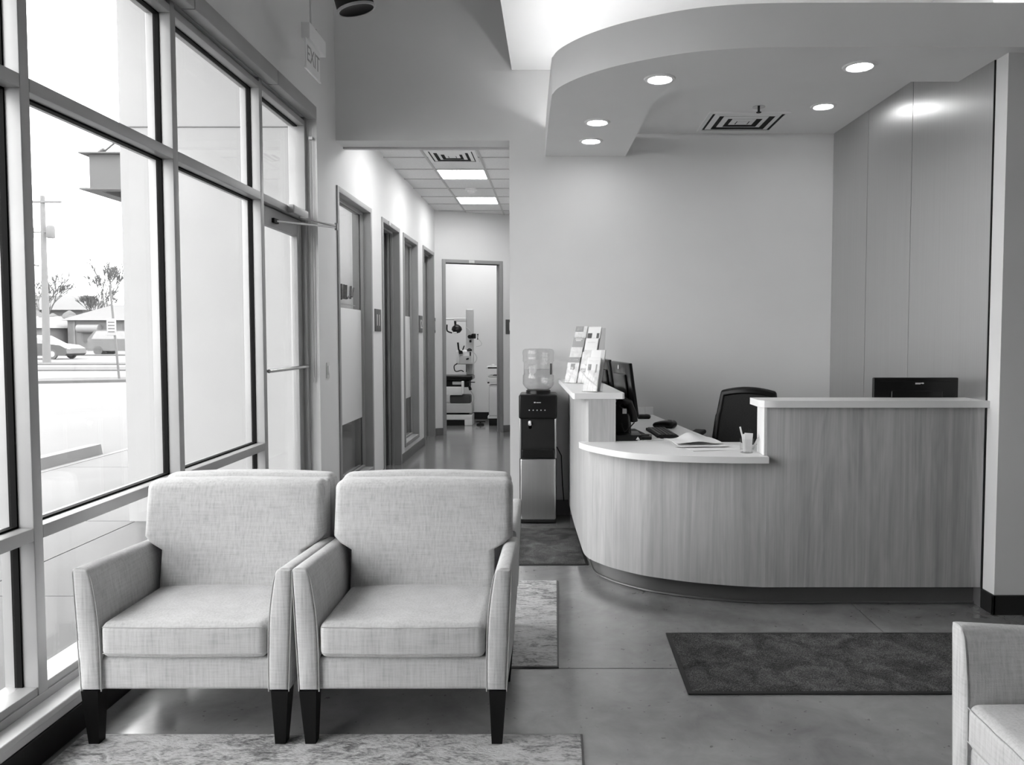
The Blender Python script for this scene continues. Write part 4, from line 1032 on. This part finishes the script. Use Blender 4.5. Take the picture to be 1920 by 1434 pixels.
# utility pole
t = thing('utility_pole', 'tall wooden utility pole with crossarm and transformers', 'pole', (-26.6, 39, 0))
MB().tube([(-26.54, 39, -.02), (-26.5, 39, 8.65)], [.20, .11], 10).build('pole_shaft', 'pole', t)
MB().box(-27.6, -25.5, 38.85, 39.0, 8.28, 8.38).build('crossarm', 'pole', t, False)
for k, x_ in enumerate((-27.1, -26.0)): MB().lathe([(.17, 6.45), (.2, 6.5), (.2, 7.0), (.14, 7.1)], x_, 38.8, 14).build('transformer', 'pole', t)
MB().box(-27.2, -25.9, 38.9, 39.0, 6.75, 6.80).build('bracket', 'pole', t, False)
MB().tube(crom([(-26.8, 39, 5.05), (-27.6, 39, 5.1), (-28.6, 39, 4.6)], 5), .05, 6).build('lamp_arm', 'pole', t)
MB().tube([(-28.6, 39, 3.45), (-26.7, 39, 3.45)], .035, 6).build('guy_bar', 'pole', t)
# car
t = thing('parked_car', 'dark saloon car passing behind the utility pole', 'car', (0, 0, 0))
body = [(-2.3, .28), (-2.35, .7), (-1.9, .92), (-1.35, .98), (1.0, .96), (1.9, .86), (2.3, .66), (2.35, .35), (2.2, .22), (-2.2, .22)]
def sidext(poly, y0, y1, inset=0):
    n = len(poly); v = [(x, y0, z) for x, z in poly] + [(x, y1, z) for x, z in poly]
    return MB().add(v, [tuple(range(n)), tuple(reversed(range(n, 2 * n)))] + [((i + 1) % n, i, i + n, (i + 1) % n + n) for i in range(n)])
sidext(body, -.86, .86).build('body', 'car', t, False)
sidext([(-1.9, .92), (-1.1, 1.40), (.2, 1.42), (1.15, .95)], -.74, .74).build('cabin_glass', 'cglass', t, False)
sidext([(-1.1, 1.40), (-.9, 1.46), (.05, 1.47), (.2, 1.42)], -.72, .72).build('roof', 'car', t, False)
sidext([(-.45, .95), (-.5, 1.43), (-.40, 1.43), (-.35, .95)], -.75, .75).build('door_post', 'car', t, False)
for x_ in (-1.45, 1.40):
    for y_ in (-.87, .75):
        w_ = MB().lathe([(.32, 0), (.32, .12)], 0, 0, 20, Matrix.Translation((x_, y_ + .12, .32)) @ Matrix.Rotation(R(90), 4, 'X')).build('wheel', 'tire', t)
        MB().lathe([(.20, 0), (.18, .13)], 0, 0, 16, Matrix.Translation((x_, y_ + .125, .32)) @ Matrix.Rotation(R(90), 4, 'X')).build('hubcap', 'wheel', w_)
MB().rb(2.15, 2.33, -.80, -.5, .58, .72, .03).build('headlight', 'cglass', t)
t.location = (-32.0, 46.5, -.02); t.rotation_euler = (0, 0, R(-4))
# buildings
def house(lab, x0, x1, yy, h, m1, m2, roofh, wins, name='building'):
    t = thing(name, lab, 'building', ((x0 + x1) / 2, yy, 0))
    MB().box(x0, x1, yy, yy + 9, -.02, h).build('walls', m1, t, False)
    v = [(x0 - .5, yy - .6, h), (x1 + .5, yy - .6, h), (x1 + .5, yy + 9.6, h), (x0 - .5, yy + 9.6, h), (x0 + 2, yy + 4.5, h + roofh), (x1 - 2, yy + 4.5, h + roofh)]
    MB().add(v, [(3, 2, 1, 0), (0, 1, 5, 4), (1, 2, 5), (2, 3, 4, 5), (3, 0, 4)]).build('roof', m2, t, False)
    for (a, b, z0, z1, mt, nm) in wins: MB().box(a, b, yy - .08, yy + .02, z0, z1).build(nm, mt, t, False)
    return t
house('long low shop building across the street behind the sign', -49.5, -34, 76, 3.0, 'bld1', 'roof', 1.75, [(-47.9, -46.1, .8, 1.85, 'bwin', 'window'), (-43.9, -40.5, 1.75, 2.9, 'bwin', 'window'), (-43.9, -40.6, .5, 1.5, 'bld2', 'door'), (-45.2, -45.0, 0, 2.9, 'bld2', 'pilaster'), (-48.9, -48.7, 0, 2.9, 'bld2', 'pilaster')])
t = thing('awning', 'pale arched awning on the shop building across the street', 'awning', (-47.1, 75.5, 2.0))
MB().tube([(-48.2, 75.6, 2.15), (-46.0, 75.6, 2.15)], .42, 16).build('awning_cloth', 'awn', t)
house('pale gabled house at the left edge beyond the car', -62, -50.3, 74.5, 2.2, 'bld2', 'awn', 1.3, [(-51.8, -51.3, .8, 1.5, 'bwin', 'window'), (-53.0, -52.5, .8, 1.5, 'bwin', 'window')])
house('broad grey building far behind the bare trees', -76, -58, 92, 4.6, 'roof', 'roof', 2.0, [(-64, -62, 2.5, 3.8, 'bld1', 'window')])
t = thing('parked_van', 'dark vehicle standing behind the street sign pole', 'car', (0, 0, 0))
sidext([(-2.2, .3), (-2.2, 1.2), (-1.6, 1.9), (1.4, 1.9), (2.0, 1.2), (2.2, .3)], -.9, .9).build('body', 'bld1', t, False)
sidext([(-1.9, 1.2), (-1.5, 1.8), (1.3, 1.8), (1.8, 1.2)], -.91, .91).build('windows', 'cglass', t, False)
for x_ in (-1.4, 1.4): MB().lathe([(.34, 0), (.34, 1.9)], 0, 0, 14, Matrix.Translation((x_, .95, .32)) @ Matrix.Rotation(R(90), 4, 'X')).build('wheel', 'tire', t)
t.location = (-33.2, 57.5, -.02)
# trees
def tree(x, y, h, seed, lab, spread=.5, forks=4, lvl=4, r0=.16):
    r_ = random.Random(seed); t = thing('bare_tree', lab, 'tree', (x, y, 0), 'bare trees across the street')
    trunk = MB(); br = MB()
    def grow(p, d_, ln, rad, l, mb):
        q = p + d_ * ln * .5 + Vector((r_.uniform(-1, 1), r_.uniform(-1, 1), 0)) * ln * .05; e = p + d_ * ln
        mb.tube([p, q, e], [rad, rad * .8, rad * .6], 4 if l > 1 else 6, caps=False)
        if l >= lvl: return
        for k in range(forks):
            a = r_.uniform(0, 2 * PI); s_ = spread * r_.uniform(.6, 1.3)
            nd = (d_ + Vector((math.cos(a) * s_, math.sin(a) * s_, r_.uniform(-.05, .25)))).normalized()
            grow(p + d_ * ln * r_.uniform(.6, 1), nd, ln * r_.uniform(.55, .75), max(rad * .55, .02), l + 1, br)
    grow(Vector((x, y, -.02)), Vector((0, 0, 1)), h * .42, r0, 0, trunk)
    trunk.build('trunk', 'obark', t); br.build('branches', 'obark', t)
tl = [(-50.0, 84, 10.2, 1, 'tall thin bare tree rising behind the street sign'), (-56, 82, 8.6, 2, 'bare tree just left of the tall thin one'), (-59.5, 84, 8.4, 3, 'bushy bare tree behind the thicket'), (-62.5, 85, 8.8, 4, 'bare tree close beside the utility pole'), (-47.8, 88, 7.8, 5, 'low bare tree right of the tall thin one'), (-66.2, 88, 7.6, 6, 'bare tree at the left edge of the street view'), (-52.8, 86, 7.4, 7, 'short bare tree behind the end of the shop roof')]
for (x_, y_, h_, sd, lab) in tl: tree(x_, y_, h_, sd, lab, .5 if sd > 1 else .34, 4, 5, .12)
for k, (xa, xb, yy, h_) in enumerate(((-54.5, -49.8, 79.5, 4.4), (-62, -55, 80.5, 5.0))):
    b = MB(); r_ = random.Random(30 + k)
    for q in range(40):
        cx, cz, rr = r_.uniform(xa, xb), r_.uniform(.5, h_ - .8), r_.uniform(.4, .8)
        b.lathe([(rr * .2, cz - rr), (rr * .8, cz - rr * .5), (rr, cz), (rr * .7, cz + rr * .6), (rr * .1, cz + rr)], cx, yy + r_.uniform(-.8, .8), 7)
    o = b.build('shrubbery', 'hedge'); rebase(o, ((xa + xb) / 2, yy, 0))
    tag(o, ['leafless thicket behind the shop end', 'far leafless thicket behind the utility pole'][k], 'bushes', None, 'stuff')
